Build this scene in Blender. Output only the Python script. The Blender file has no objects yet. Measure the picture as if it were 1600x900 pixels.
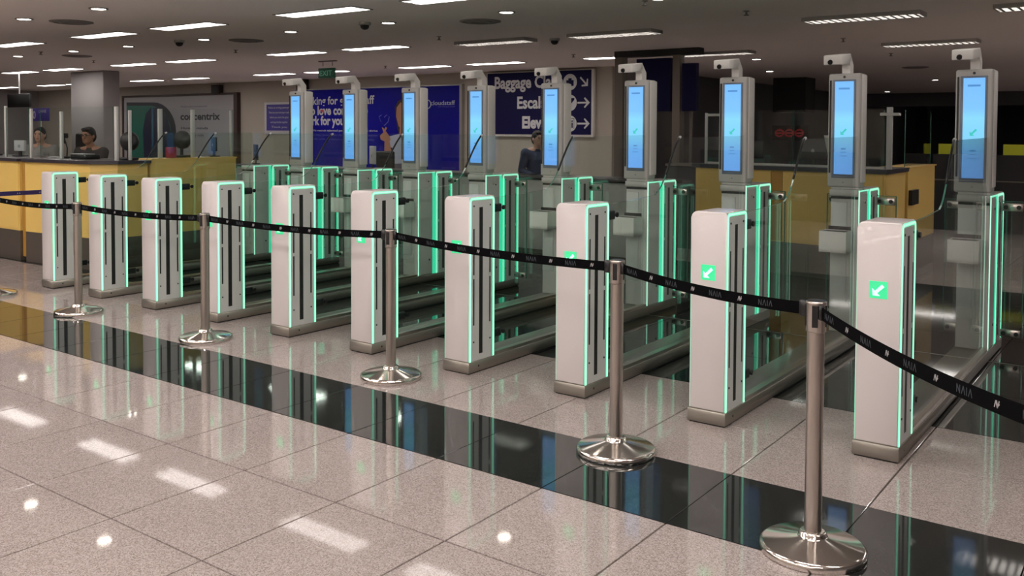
import bpy, bmesh, math, random
from mathutils import Vector, Matrix
random.seed(7)
sc = bpy.context.scene
C = sc.collection
PI = math.pi

# ------------------------------------------------------------------ camera
F_PX, PITCH, ROLL, YAW = 1437.04, 0.0350, 0.0045, -0.6338
CAM = Vector((1.1092, -4.7355, 1.6371))
cd = bpy.data.cameras.new('camera'); cam = bpy.data.objects.new('camera', cd); C.objects.link(cam)
fwd = Vector((math.sin(YAW) * math.cos(PITCH), math.cos(YAW) * math.cos(PITCH), -math.sin(PITCH)))
rt = fwd.cross(Vector((0, 0, 1))).normalized(); up = rt.cross(fwd)
r2 = rt * math.cos(ROLL) + up * math.sin(ROLL); u2 = -rt * math.sin(ROLL) + up * math.cos(ROLL)
cam.matrix_world = Matrix(((r2.x, u2.x, -fwd.x, CAM.x), (r2.y, u2.y, -fwd.y, CAM.y), (r2.z, u2.z, -fwd.z, CAM.z), (0, 0, 0, 1)))
cd.sensor_fit = 'HORIZONTAL'; cd.sensor_width = 36.0; cd.lens = F_PX / 1600 * 36
cd.shift_y = -(450 - 253.78) / 1600
cd.clip_start = 0.05; cd.clip_end = 200
sc.camera = cam

# ------------------------------------------------------------------ world, exposure, light levels
w = bpy.data.worlds.new('world'); sc.world = w; w.use_nodes = True
w.node_tree.nodes['Background'].inputs[0].default_value = (0.5, 0.5, 0.55, 1)
w.node_tree.nodes['Background'].inputs[1].default_value = 0.02
sc.view_settings.view_transform = 'Standard'; sc.view_settings.look = 'None'
sc.view_settings.gamma = 1.0; sc.view_settings.exposure = 0.0; sc.view_settings.use_curve_mapping = False
sc.cycles.use_denoising = True
sc.cycles.max_bounces = 10; sc.cycles.diffuse_bounces = 3; sc.cycles.glossy_bounces = 5
sc.cycles.transmission_bounces = 4; sc.cycles.transparent_max_bounces = 48
sc.cycles.sample_clamp_indirect = 4.0
TROFFER = 17.0      # emission strength of the fluorescent ceiling lights
NEAR_ROW = 3.4      # the visible row nearest the gates
FILL_ROWS = 29.0   # unseen fill lights added above, behind and right of the camera
LOUVRE = 26.0       # the louvred ones
SPOT = 20.0        # the round downlights
LED = 1.25          # green light strips
SCREEN = 1.0

# ------------------------------------------------------------------ materials
def mat(name, col, rough=0.5, metal=0.0, spec=0.5, emit=None, es=0.0, bump=None, var=None, coat=0.0):
    m = bpy.data.materials.new(name); m.use_nodes = True
    nt = m.node_tree; b = nt.nodes['Principled BSDF']
    b.inputs['Base Color'].default_value = (*col, 1); b.inputs['Roughness'].default_value = rough
    b.inputs['Metallic'].default_value = metal; b.inputs['Specular IOR Level'].default_value = spec
    b.inputs['Coat Weight'].default_value = coat
    if emit: b.inputs['Emission Color'].default_value = (*emit, 1); b.inputs['Emission Strength'].default_value = es
    if var or bump:
        geo = nt.nodes.new('ShaderNodeNewGeometry')
        n = nt.nodes.new('ShaderNodeTexNoise'); n.inputs['Scale'].default_value = (var or bump)[0]; n.inputs['Detail'].default_value = 4
        nt.links.new(geo.outputs['Position'], n.inputs['Vector'])
        if var:
            r = nt.nodes.new('ShaderNodeMix'); r.data_type = 'RGBA'
            k = var[1]
            r.inputs[6].default_value = (*[c * (1 - k) for c in col], 1); r.inputs[7].default_value = (*[min(1, c * (1 + k)) for c in col], 1)
            nt.links.new(n.outputs['Fac'], r.inputs[0]); nt.links.new(r.outputs[2], b.inputs['Base Color'])
        if bump:
            bp = nt.nodes.new('ShaderNodeBump'); bp.inputs['Strength'].default_value = bump[1]; bp.inputs['Distance'].default_value = 0.002
            nt.links.new(n.outputs['Fac'], bp.inputs['Height']); nt.links.new(bp.outputs['Normal'], b.inputs['Normal'])
    return m

def granite(name, stops, rough, scale=230, joints=None, spec=0.55):
    m = bpy.data.materials.new(name); m.use_nodes = True
    nt = m.node_tree; b = nt.nodes['Principled BSDF']; L = nt.links
    geo = nt.nodes.new('ShaderNodeNewGeometry')
    v = nt.nodes.new('ShaderNodeTexVoronoi'); v.inputs['Scale'].default_value = scale
    n = nt.nodes.new('ShaderNodeTexNoise'); n.inputs['Scale'].default_value = 2.2; n.inputs['Detail'].default_value = 3
    L.new(geo.outputs['Position'], v.inputs['Vector']); L.new(geo.outputs['Position'], n.inputs['Vector'])
    sp = nt.nodes.new('ShaderNodeSeparateColor'); L.new(v.outputs['Color'], sp.inputs[0])
    cr = nt.nodes.new('ShaderNodeValToRGB'); L.new(sp.outputs[0], cr.inputs[0])
    e = cr.color_ramp; e.elements[0].position = stops[0][0]; e.elements[0].color = (*stops[0][1], 1)
    e.elements[1].position = stops[-1][0]; e.elements[1].color = (*stops[-1][1], 1)
    for p, c in stops[1:-1]:
        x = e.elements.new(p); x.color = (*c, 1)
    mx = nt.nodes.new('ShaderNodeMix'); mx.data_type = 'RGBA'; mx.blend_type = 'MULTIPLY'; mx.inputs[0].default_value = 1
    mr = nt.nodes.new('ShaderNodeMapRange'); mr.inputs[3].default_value = 0.88; mr.inputs[4].default_value = 1.1
    L.new(n.outputs['Fac'], mr.inputs[0]); L.new(cr.outputs[0], mx.inputs[6])
    cb = nt.nodes.new('ShaderNodeCombineColor')
    for k in range(3): L.new(mr.outputs[0], cb.inputs[k])
    L.new(cb.outputs[0], mx.inputs[7])
    last = mx.outputs[2]
    if joints:
        sx = nt.nodes.new('ShaderNodeSeparateXYZ'); L.new(geo.outputs['Position'], sx.inputs[0])
        br = nt.nodes.new('ShaderNodeTexBrick'); br.inputs['Scale'].default_value = 1
        br.offset = 0; br.inputs['Mortar Size'].default_value = 0.004; br.inputs['Brick Width'].default_value = joints[0]; br.inputs['Row Height'].default_value = joints[1]
        br.inputs['Color1'].default_value = br.inputs['Color2'].default_value = (1, 1, 1, 1); br.inputs['Mortar'].default_value = (0.45, 0.45, 0.45, 1)
        L.new(geo.outputs['Position'], br.inputs['Vector'])
        m2 = nt.nodes.new('ShaderNodeMix'); m2.data_type = 'RGBA'; m2.blend_type = 'MULTIPLY'; m2.inputs[0].default_value = 1
        L.new(last, m2.inputs[6]); L.new(br.outputs['Color'], m2.inputs[7]); last = m2.outputs[2]
    L.new(last, b.inputs['Base Color'])
    b.inputs['Roughness'].default_value = rough; b.inputs['Specular IOR Level'].default_value = spec
    return m

LG = [(0.0, (0.20, 0.162, 0.150)), (0.3, (0.295, 0.248, 0.232)), (0.62, (0.355, 0.302, 0.285)), (1.0, (0.44, 0.385, 0.37))]
DG = [(0.0, (0.007, 0.008, 0.008)), (0.75, (0.012, 0.014, 0.0135)), (1.0, (0.035, 0.039, 0.038))]
M = {}
M['granite'] = granite('light_granite', LG, 0.045, spec=0.42)
M['granite_far'] = granite('light_granite_jointed', LG, 0.075, joints=(0.63, 0.68), spec=0.42)
M['dark'] = granite('dark_granite', DG, 0.05, 200)
M['grout'] = mat('grout', (0.045, 0.034, 0.03), 0.7)
M['ceiling'] = mat('ceiling_paint', (0.86, 0.79, 0.76), 0.9, var=(0.35, 0.08))
M['wall'] = mat('cream_wall', (0.43, 0.385, 0.33), 0.8, var=(0.6, 0.06))
M['wall_grey'] = mat('grey_wall', (0.27, 0.25, 0.25), 0.8, var=(0.6, 0.06))
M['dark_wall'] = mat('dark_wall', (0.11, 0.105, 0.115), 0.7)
M['darker'] = mat('black_wall', (0.008, 0.008, 0.009), 0.5)
M['white'] = mat('white_shell', (0.62, 0.57, 0.56), 0.35, coat=0.3)
M['panel'] = mat('panel_white', (0.60, 0.61, 0.59), 0.4)
M['kiosk'] = mat('kiosk_grey', (0.50, 0.49, 0.47), 0.45)
M['kiosk_white'] = mat('kiosk_white', (0.80, 0.78, 0.75), 0.4)
M['bezel'] = mat('screen_bezel', (0.20, 0.25, 0.33), 0.3)
M['black'] = mat('black_plastic', (0.008, 0.008, 0.009), 0.35)
M['slot'] = mat('slot_black', (0.012, 0.014, 0.013), 0.5)
M['steel'] = mat('brushed_steel', (0.50, 0.45, 0.41), 0.30, 1.0, bump=(300, 0.05))
M['plinth'] = mat('satin_steel_plinth', (0.33, 0.305, 0.27), 0.38, 0.85, bump=(220, 0.05))
M['chrome'] = mat('polished_steel', (0.70, 0.66, 0.62), 0.13, 1.0)
M['webbing'] = mat('black_webbing', (0.003, 0.003, 0.0035), 0.8, spec=0.04)
M['print_dim'] = mat('dark_grey_print', (0.055, 0.062, 0.075), 0.6, spec=0.2)
M['print_lit'] = mat('light_grey_print', (0.36, 0.35, 0.36), 0.5)
M['led'] = mat('green_light', (0.1, 0.5, 0.3), 0.4, emit=(0.20, 0.66, 0.43), es=LED)
M['led_core'] = mat('green_light_core', (0.4, 0.8, 0.6), 0.4, emit=(0.34, 0.72, 0.54), es=LED)
M['led_glow'] = mat('green_strip_glow', (0.02, 0.3, 0.15), 0.4, emit=(0.03, 0.52, 0.29), es=1.35)  # spread glow and reflection of the strips, put in as an emissive colour
M['led_arrow'] = mat('green_arrow_field', (0.05, 0.5, 0.2), 0.4, emit=(0.02, 0.42, 0.19), es=1.1)
M['led_white'] = mat('white_arrow', (0.8, 0.9, 0.85), 0.4, emit=(0.10, 1.0, 0.40), es=1.7)
M['yellow'] = mat('yellow_laminate', (0.77, 0.52, 0.15), 0.35, var=(1.2, 0.05))
M['yellow_dark'] = mat('yellow_laminate_joint', (0.42, 0.22, 0.035), 0.4)
M['worktop'] = mat('dark_worktop', (0.04, 0.035, 0.045), 0.3)
M['kick'] = mat('counter_kickplate', (0.17, 0.145, 0.125), 0.35, 0.6)
M['frame_white'] = mat('white_frame', (0.62, 0.62, 0.60), 0.5)
M['navy'] = mat('navy_sign', (0.007, 0.006, 0.055), 0.5, spec=0.15)
M['blue'] = mat('royal_blue_print', (0.005, 0.004, 0.27), 0.5, spec=0.15, var=(0.5, 0.35))
M['signwhite'] = mat('sign_white', (0.62, 0.62, 0.64), 0.5)
M['brown'] = mat('dark_brown_frame', (0.045, 0.025, 0.02), 0.5)
M['speaker'] = mat('dark_speaker', (0.02, 0.013, 0.011), 0.6)
M['adgrey'] = mat('ad_grey', (0.34, 0.33, 0.35), 0.4)
M['adgreen'] = mat('ad_green', (0.02, 0.13, 0.095), 0.4)
M['adnavy'] = mat('ad_navy', (0.018, 0.022, 0.05), 0.4)
M['adblack'] = mat('ad_black', (0.02, 0.022, 0.03), 0.5)
M['notice'] = mat('notice_violet_blue', (0.065, 0.05, 0.30), 0.5)
M['exit'] = mat('exit_green', (0.012, 0.07, 0.045), 0.5, emit=(0.01, 0.05, 0.03), es=0.15)
M['exit_ink'] = mat('exit_ink', (0.1, 0.3, 0.2), 0.5, emit=(0.05, 0.2, 0.12), es=0.3)
M['purple'] = mat('purple_webbing', (0.03, 0.018, 0.12), 0.6)
M['tube'] = mat('fluorescent_diffuser', (0.9, 0.9, 0.9), 0.5, emit=(1.0, 0.93, 0.88), es=TROFFER)
M['tube1'] = mat('fluorescent_diffuser_near', (0.9, 0.9, 0.9), 0.5, emit=(1.0, 0.93, 0.88), es=NEAR_ROW)
M['tube_fill'] = mat('fluorescent_diffuser_bright', (0.9, 0.9, 0.9), 0.5, emit=(1.0, 0.93, 0.88), es=FILL_ROWS)
M['tube2'] = mat('fluorescent_behind_louvre', (0.9, 0.9, 0.9), 0.5, emit=(1.0, 0.95, 0.90), es=LOUVRE)
M['spot'] = mat('downlight_lens', (0.9, 0.9, 0.9), 0.5, emit=(1.0, 0.92, 0.80), es=SPOT)
M['fixture'] = mat('fixture_metal', (0.35, 0.34, 0.33), 0.35, 0.5)
M['grille'] = mat('vent_grey', (0.22, 0.20, 0.19), 0.7)
M['skin'] = mat('skin', (0.36, 0.19, 0.125), 0.55)
M['skin2'] = mat('light_skin', (0.50, 0.31, 0.23), 0.55)
M['hair'] = mat('black_hair', (0.012, 0.010, 0.009), 0.6, bump=(120, 0.8))
M['denim'] = mat('navy_denim', (0.022, 0.036, 0.085), 0.8, bump=(200, 0.3))
M['trouser'] = mat('dark_trouser', (0.015, 0.016, 0.022), 0.8)
M['uniform'] = mat('charcoal_jacket', (0.05, 0.04, 0.04), 0.8)
M['shirt'] = mat('grey_shirt', (0.27, 0.27, 0.26), 0.8)
M['shoe'] = mat('black_shoe', (0.01, 0.01, 0.01), 0.4)
M['eye'] = mat('dark_eye', (0.015, 0.01, 0.01), 0.3)
M['lip'] = mat('lip', (0.30, 0.10, 0.08), 0.5)
M['red'] = mat('red_box', (0.42, 0.03, 0.07), 0.5)
M['paper'] = mat('paper_white', (0.6, 0.6, 0.62), 0.7)
M['monitor'] = mat('monitor_black', (0.012, 0.012, 0.013), 0.45)
M['seal'] = mat('black_edge_seal', (0.006, 0.009, 0.008), 0.4)
M['glass_edge'] = mat('green_glass_edge', (0.05, 0.16, 0.12), 0.15)
M['yellow_sign'] = mat('yellow_sign_lit', (0.30, 0.30, 0.01), 0.5, emit=(0.30, 0.30, 0.01), es=0.2)
M['neon'] = mat('dim_red_neon', (0.2, 0.01, 0.01), 0.5, emit=(0.4, 0.02, 0.03), es=0.16)
M['strip'] = mat('joint_strip', (0.30, 0.28, 0.25), 0.3, 0.8)
M['poster_skin'] = mat('poster_skin', (0.42, 0.20, 0.12), 0.5)
M['poster_hair'] = mat('poster_hair', (0.03, 0.012, 0.012), 0.5)
M['poster_shirt'] = mat('poster_shirt', (0.42, 0.44, 0.56), 0.5)
M['poster_line'] = mat('poster_line', (0.10, 0.10, 0.45), 0.5)
M['poster_red'] = mat('poster_red', (0.5, 0.05, 0.10), 0.5)
M['poster_dark'] = mat('poster_trouser', (0.10, 0.09, 0.12), 0.5)

def glass_mat(name, tint, ref=1.0):
    m = bpy.data.materials.new(name); m.use_nodes = True; nt = m.node_tree; nt.nodes.clear(); L = nt.links
    o = nt.nodes.new('ShaderNodeOutputMaterial'); mx = nt.nodes.new('ShaderNodeMixShader')
    t = nt.nodes.new('ShaderNodeBsdfTransparent'); t.inputs[0].default_value = (*tint, 1)
    g = nt.nodes.new('ShaderNodeBsdfGlossy'); g.inputs['Roughness'].default_value = 0.0; g.inputs['Color'].default_value = (ref, ref, ref, 1)
    f = nt.nodes.new('ShaderNodeLayerWeight'); f.inputs[0].default_value = 0.5
    p5 = nt.nodes.new('ShaderNodeMath'); p5.operation = 'POWER'; p5.inputs[1].default_value = 5.0; L.new(f.outputs['Facing'], p5.inputs[0])
    ma = nt.nodes.new('ShaderNodeMath'); ma.operation = 'MULTIPLY_ADD'; ma.inputs[1].default_value = 0.85; ma.inputs[2].default_value = 0.022; L.new(p5.outputs[0], ma.inputs[0])
    L.new(ma.outputs[0], mx.inputs[0]); L.new(t.outputs[0], mx.inputs[1]); L.new(g.outputs[0], mx.inputs[2]); L.new(mx.outputs[0], o.inputs[0])
    return m
M['glass'] = glass_mat('gate_glass', (0.93, 0.965, 0.95))
M['glass_clear'] = glass_mat('booth_glass', (0.94, 0.965, 0.955))

def screen_mat():
    m = bpy.data.materials.new('blue_screen'); m.use_nodes = True; nt = m.node_tree; L = nt.links
    b = nt.nodes['Principled BSDF']; b.inputs['Base Color'].default_value = (0.02, 0.03, 0.05, 1); b.inputs['Roughness'].default_value = 0.2
    tc = nt.nodes.new('ShaderNodeTexCoord'); sp = nt.nodes.new('ShaderNodeSeparateXYZ'); L.new(tc.outputs['Object'], sp.inputs[0])
    mr = nt.nodes.new('ShaderNodeMapRange'); mr.inputs[1].default_value = 1.308; mr.inputs[2].default_value = 2.024
    L.new(sp.outputs['Z'], mr.inputs[0])
    cr = nt.nodes.new('ShaderNodeValToRGB'); L.new(mr.outputs[0], cr.inputs[0])
    e = cr.color_ramp; e.elements[0].position = 0; e.elements[0].color = (0.165, 0.43, 1.0, 1)
    e.elements[1].position = 1; e.elements[1].color = (0.17, 0.50, 1.0, 1)
    for p, c in ((0.22, (0.17, 0.47, 1.0, 1)), (0.40, (0.22, 0.66, 1.0, 1)), (0.60, (0.24, 0.70, 1.0, 1)), (0.70, (0.20, 0.56, 1.0, 1))):
        x = e.elements.new(p); x.color = c
    L.new(cr.outputs[0], b.inputs['Emission Color']); b.inputs['Emission Strength'].default_value = SCREEN
    return m
M['screen'] = screen_mat()
M['screen_ink'] = mat('screen_ink', (0.05, 0.1, 0.2), 0.3, emit=(0.05, 0.25, 0.60), es=0.9)
M['screen_green'] = mat('screen_green', (0.05, 0.3, 0.2), 0.3, emit=(0.02, 0.50, 0.50), es=0.9)

# ------------------------------------------------------------------ mesh helpers
class MB:
    def __init__(s): s.v = []; s.f = []; s.m = []; s.mats = []; s.sm = []
    def mi(s, m):
        if m not in s.mats: s.mats.append(m)
        return s.mats.index(m)
    def add(s, vs, fs, m, smooth=False):
        o = len(s.v); s.v += [tuple(v) for v in vs]; k = s.mi(m)
        for f in fs: s.f.append([i + o for i in f]); s.m.append(k); s.sm.append(smooth)
    def box(s, a, b, m, bev=0.0, segs=2):
        x0, y0, z0 = a; x1, y1, z1 = b
        if bev <= 0:
            vs = [(x0, y0, z0), (x1, y0, z0), (x1, y1, z0), (x0, y1, z0), (x0, y0, z1), (x1, y0, z1), (x1, y1, z1), (x0, y1, z1)]
            s.add(vs, [(0, 3, 2, 1), (4, 5, 6, 7), (0, 1, 5, 4), (1, 2, 6, 5), (2, 3, 7, 6), (3, 0, 4, 7)], m)
        else:
            bm = bmesh.new(); bmesh.ops.create_cube(bm, size=1)
            for v in bm.verts: v.co = Vector(((x0 + x1) / 2 + v.co.x * (x1 - x0), (y0 + y1) / 2 + v.co.y * (y1 - y0), (z0 + z1) / 2 + v.co.z * (z1 - z0)))
            bmesh.ops.bevel(bm, geom=bm.edges[:], offset=bev, segments=segs, profile=0.5, affect='EDGES')
            bm.verts.index_update()
            s.add([v.co[:] for v in bm.verts], [[v.index for v in f.verts] for f in bm.faces], m, True); bm.free()
    def cyl(s, p0, p1, r0, r1=None, n=16, m=None, caps=True):
        r1 = r0 if r1 is None else r1
        p0, p1 = Vector(p0), Vector(p1); d = (p1 - p0).normalized()
        a = d.orthogonal().normalized(); b = d.cross(a); vs = []
        for p, r in ((p0, r0), (p1, r1)):
            for i in range(n): t = 2 * PI * i / n; vs.append(p + (a * math.cos(t) + b * math.sin(t)) * r)
        s.add(vs, [(i, (i + 1) % n, n + (i + 1) % n, n + i) for i in range(n)], m, True)
        if caps: s.add(vs, [tuple(range(n))[::-1], tuple(range(n, 2 * n))], m)
    def lathe(s, prof, c, n, m):
        vs = []; fs = []
        for r, z in prof:
            for i in range(n): t = 2 * PI * i / n; vs.append((c[0] + r * math.cos(t), c[1] + r * math.sin(t), c[2] + z))
        for k in range(len(prof) - 1):
            for i in range(n): fs.append((k * n + i, k * n + (i + 1) % n, (k + 1) * n + (i + 1) % n, (k + 1) * n + i))
        s.add(vs, fs, m, True)
    def tube(s, path, r, m, n=8):
        P = [Vector(p) for p in path]; vs = []; fs = []
        for i, p in enumerate(P):
            d = (P[min(i + 1, len(P) - 1)] - P[max(i - 1, 0)]).normalized()
            a = Vector((1, 0, 0)) if abs(d.x) < 0.9 else Vector((0, 0, 1)); a = (a - d * a.dot(d)).normalized(); b = d.cross(a)
            for k in range(n): t = 2 * PI * k / n; vs.append(p + (a * math.cos(t) + b * math.sin(t)) * r)
        for i in range(len(P) - 1):
            for k in range(n): fs.append((i * n + k, i * n + (k + 1) % n, (i + 1) * n + (k + 1) % n, (i + 1) * n + k))
        fs += [tuple(range(n))[::-1], tuple(range((len(P) - 1) * n, len(P) * n))]
        s.add(vs, fs, m, True)
    def prism(s, poly, fn, t0, t1, m):
        """poly (u,v) list; fn(u,v,t)->xyz"""
        n = len(poly)
        vs = [fn(u, v, t0) for u, v in poly] + [fn(u, v, t1) for u, v in poly]
        s.add(vs, [tuple(range(n))[::-1], tuple(range(n, 2 * n))] + [(i, (i + 1) % n, n + (i + 1) % n, n + i) for i in range(n)], m)
    def mesh(s, name):
        me = bpy.data.meshes.new(name); me.from_pydata(s.v, [], s.f)
        for m in s.mats: me.materials.append(m if not isinstance(m, str) else M[m])
        me.polygons.foreach_set('material_index', s.m); me.polygons.foreach_set('use_smooth', s.sm)
        bm = bmesh.new(); bm.from_mesh(me); bmesh.ops.recalc_face_normals(bm, faces=bm.faces); bm.to_mesh(me); bm.free()
        me.update(); return me
    def build(s, name, parent=None, loc=(0, 0, 0), **kw):
        o = bpy.data.objects.new(name, s.mesh(name)); C.objects.link(o); o.location = loc
        if parent: o.parent = parent
        for k, v in kw.items(): o[k] = v
        return o

def B(name, a, b, m, parent=None, bev=0.0, **kw):
    q = MB(); q.box(a, b, m, bev); return q.build(name, parent, **kw)
def thing(name, label, cat, loc=(0, 0, 0), rz=0.0, group=None):
    o = bpy.data.objects.new(name, None); C.objects.link(o); o.location = loc; o.rotation_euler = (0, 0, rz)
    o.empty_display_size = 0.1; o['label'] = label; o['category'] = cat
    if group: o['group'] = group
    return o
def tag(o, label, cat, group=None):
    o['label'] = label; o['category'] = cat
    if group: o['group'] = group
    return o
def dup(root, loc=None, label=None, rz=None):
    r = root.copy(); C.objects.link(r)
    if loc is not None: r.location = loc
    if rz is not None: r.rotation_euler = (0, 0, rz)
    if label: r['label'] = label
    for ch in list(root.children):
        c = ch.copy(); C.objects.link(c); c.parent = r
        for g in list(ch.children):
            d = g.copy(); C.objects.link(d); d.parent = c
    return r
def struct(o): o['kind'] = 'structure'; return o

_txt = {}
def text_poly(body, bold=0.0):
    """outline mesh of a word, normalised: (verts, faces, width, height) with the baseline at 0"""
    key = (body, bold)
    if key in _txt: return _txt[key]
    cu = bpy.data.curves.new('t', 'FONT'); cu.body = body; cu.size = 1; cu.offset = bold; cu.resolution_u = 3
    ob = bpy.data.objects.new('t', cu); C.objects.link(ob)
    dg = bpy.context.evaluated_depsgraph_get(); me = bpy.data.meshes.new_from_object(ob.evaluated_get(dg))
    vs = [(v.co.x, v.co.y) for v in me.vertices]; fs = [tuple(p.vertices) for p in me.polygons]
    bpy.data.objects.remove(ob); bpy.data.curves.remove(cu); bpy.data.meshes.remove(me)
    x0 = min(v[0] for v in vs); x1 = max(v[0] for v in vs)
    r = ([(x - x0, y) for x, y in vs], fs, x1 - x0); _txt[key] = r; return r
def wtext(mb, body, x0, x1, z0, h, y, m, bold=0.0, flip=1, par=None):
    """flat lettering on a wall facing -Y: left x0, right x1, baseline z0, cap height h"""
    vs, fs, wd = text_poly(body, bold); k = (x1 - x0) / wd; kz = h / 0.70
    mb = MB(); mb.add([(x0 + vx * k, y, z0 + vy * kz) for vx, vy in vs], fs, m); mb.build('lettering', t)

# ------------------------------------------------------------------ room shell
ZC = 2.94
struct(B('ceiling', (-36, -10, ZC), (6, 40, ZC + 0.12), 'ceiling'))
X_END = -8.31; YB = 11.5
wb = struct(B('wall_back', (-31.8, YB, 0), (X_END, YB + .3, ZC), 'wall'))
struct(B('wall_passage', (X_END - 0.3, YB + .3, 0), (X_END, 12.75, ZC), 'wall_grey'))
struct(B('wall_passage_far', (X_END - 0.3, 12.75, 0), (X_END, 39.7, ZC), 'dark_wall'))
struct(B('wall_left', (-31.8, -10, 0), (-31.5, YB, ZC), 'wall_grey'))
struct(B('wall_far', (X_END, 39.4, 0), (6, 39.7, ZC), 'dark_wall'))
struct(B('wall_right', (5.7, -10, 0), (6, 39.4, ZC), 'wall_grey'))
struct(B('wall_front', (-31.8, -10.3, 0), (6, -10, ZC), 'wall'))
struct(B('baseboard_back', (-31.5, YB - .03, 0), (X_END, YB, 0.12), 'worktop'))
pil = MB(); pil.box((-19.95, 6.5, 0), (-18.55, 6.9, ZC), 'wall_grey', 0.02)
struct(pil.build('pillar'))

# floor: one thing whose slabs are parts
floor = struct(bpy.data.objects.new('floor', None)); C.objects.link(floor)
fb = MB()
fb.box((-36, -10.3, -0.2), (6, 40, -0.016), 'grout')
fb.build('screed', floor)
fo = MB()
X0F, X1F, Y0F, Y1F = -13.21, 2.54, -4.02, 5.85
for a, b in (((-31.8, -10, -0.016), (6, Y0F - 0.002, 0)), ((-31.8, Y1F + 0.002, -0.016), (6, 39.6, 0)), ((-31.8, Y0F, -0.016), (X0F - 0.002, Y1F, 0)), ((X1F + 0.002, Y0F, -0.016), (6, Y1F, 0))):
    fo.box(a, b, 'granite_far')
fo.build('distant_paving', floor)
TX, TY = 0.63, 0.68
def in_view(x, y, mg=260):
    d = Vector((x, y, 0)) - CAM; z = d.dot(fwd)
    if z < 0.3: return False
    px = 800 + F_PX * d.dot(r2) / z; py = 253.78 - F_PX * d.dot(u2) / z
    return -mg < px < 1600 + mg and py < 900 + mg
def tile_mesh(name, wx, wy, m, gap=0.0075):
    q = MB(); a, b = wx / 2 - gap / 2, wy / 2 - gap / 2; c = 0.0015
    q.add([(-a, -b, -0.016), (a, -b, -0.016), (a, b, -0.016), (-a, b, -0.016), (-a, -b, -c), (a, -b, -c), (a, b, -c), (-a, b, -c),
           (-a + c, -b + c, 0), (a - c, -b + c, 0), (a - c, b - c, 0), (-a + c, b - c, 0)],
          [(0, 1, 5, 4), (1, 2, 6, 5), (2, 3, 7, 6), (3, 0, 4, 7), (4, 5, 9, 8), (5, 6, 10, 9), (6, 7, 11, 10), (7, 4, 8, 11), (8, 9, 10, 11)], m)
    return q.mesh(name)
lt = tile_mesh('floor_tile', TX, TY, 'granite'); dt = tile_mesh('black_floor_tile', TX, 0.683, 'dark', 0.003)
rest = MB()
def place_tile(me, name, x, y, wx, wy, m):
    if in_view(x, y):
        o = bpy.data.objects.new(name, me); C.objects.link(o); o.location = (x, y, 0); o.parent = floor
    else:
        rest.box((x - wx / 2 + .002, y - wy / 2 + .002, -0.016), (x + wx / 2 - .002, y + wy / 2 - .002, 0), m)
rows = [-3.88, -3.17, -2.4525, -1.735, None, -0.2975, 0.4175]
ys = [-4.02, -3.34, -2.66, -1.98, -1.299, -0.616, 0.06, 0.74]
for j in range(len(ys) - 1):
    y = (ys[j] + ys[j + 1]) / 2
    for k in range(25):
        x = 0.02 + TX * (3.5 - k)
        if j == 4: place_tile(dt, 'black_floor_tile', x, y, TX, 0.683, 'dark')
        else: place_tile(lt, 'floor_tile', x, y, TX, TY, 'granite')
pt = tile_mesh('lane_floor_slab', 2 * TX, 0.90, 'dark', 0.003); pt2 = tile_mesh('lane_floor_slab', 2 * TX, 0.8275, 'dark', 0.003)
for (ya, yb, me) in ((0.74, 1.64, pt), (1.64, 2.54, pt), (2.54, 3.3675, pt2), (3.3675, 4.195, pt2), (4.195, 5.0225, pt2), (5.0225, 5.85, pt2)):
    for k in range(12):
        x = 0.02 + 2 * TX * (1.5 - k); 
        place_tile(me, 'lane_floor_slab', x, (ya + yb) / 2, 2 * TX, yb - ya, 'dark')
x_l = 0.02 + 2 * TX * (1.5 - 11) - TX
rest.box((X0F, 0.74, -0.016), (x_l - 0.002, 5.85, 0), 'dark')
rest.build('outlying_tiles', floor, kind='stuff')
B('joint_strip', (x_l, 2.533, 0.0005), (2.5, 2.547, 0.002), 'strip', floor)

# ------------------------------------------------------------------ gate dividers
S, W, D, H, HB = 0.9071, 0.228, 0.291, 1.19, 0.080
ORD = ['first', 'second', 'third', 'fourth', 'fifth', 'sixth', 'seventh', 'eighth', 'ninth', 'tenth']

def shell_mesh():
    q = MB(); xa, xb, ya, yb = -W + .008, -.008, .008, D - .004
    bm = bmesh.new(); pts = [(xa, HB), (xb, HB)]
    for R_, cx, a0 in ((.008, xb - .008, 0), (.034, xa + .034, PI / 2)):
        for k in range(7): a = a0 + PI / 2 * k / 6; pts.append((cx + R_ * math.cos(a), H - R_ + R_ * math.sin(a)))
    f0 = [bm.verts.new((x, ya, z)) for x, z in pts]; f1 = [bm.verts.new((x, yb, z)) for x, z in pts]
    A = bm.faces.new(f0); Z = bm.faces.new(f1[::-1]); n = len(pts)
    for i in range(n): bm.faces.new((f0[i], f1[i], f1[(i + 1) % n], f0[(i + 1) % n]))
    bmesh.ops.bevel(bm, geom=list(A.edges) + list(Z.edges), offset=.009, segments=3, profile=.5, affect='EDGES'); bm.verts.index_update()
    q.add([v.co[:] for v in bm.verts], [[v.index for v in f.verts] for f in bm.faces], 'white', True); bm.free(); return q
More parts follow.
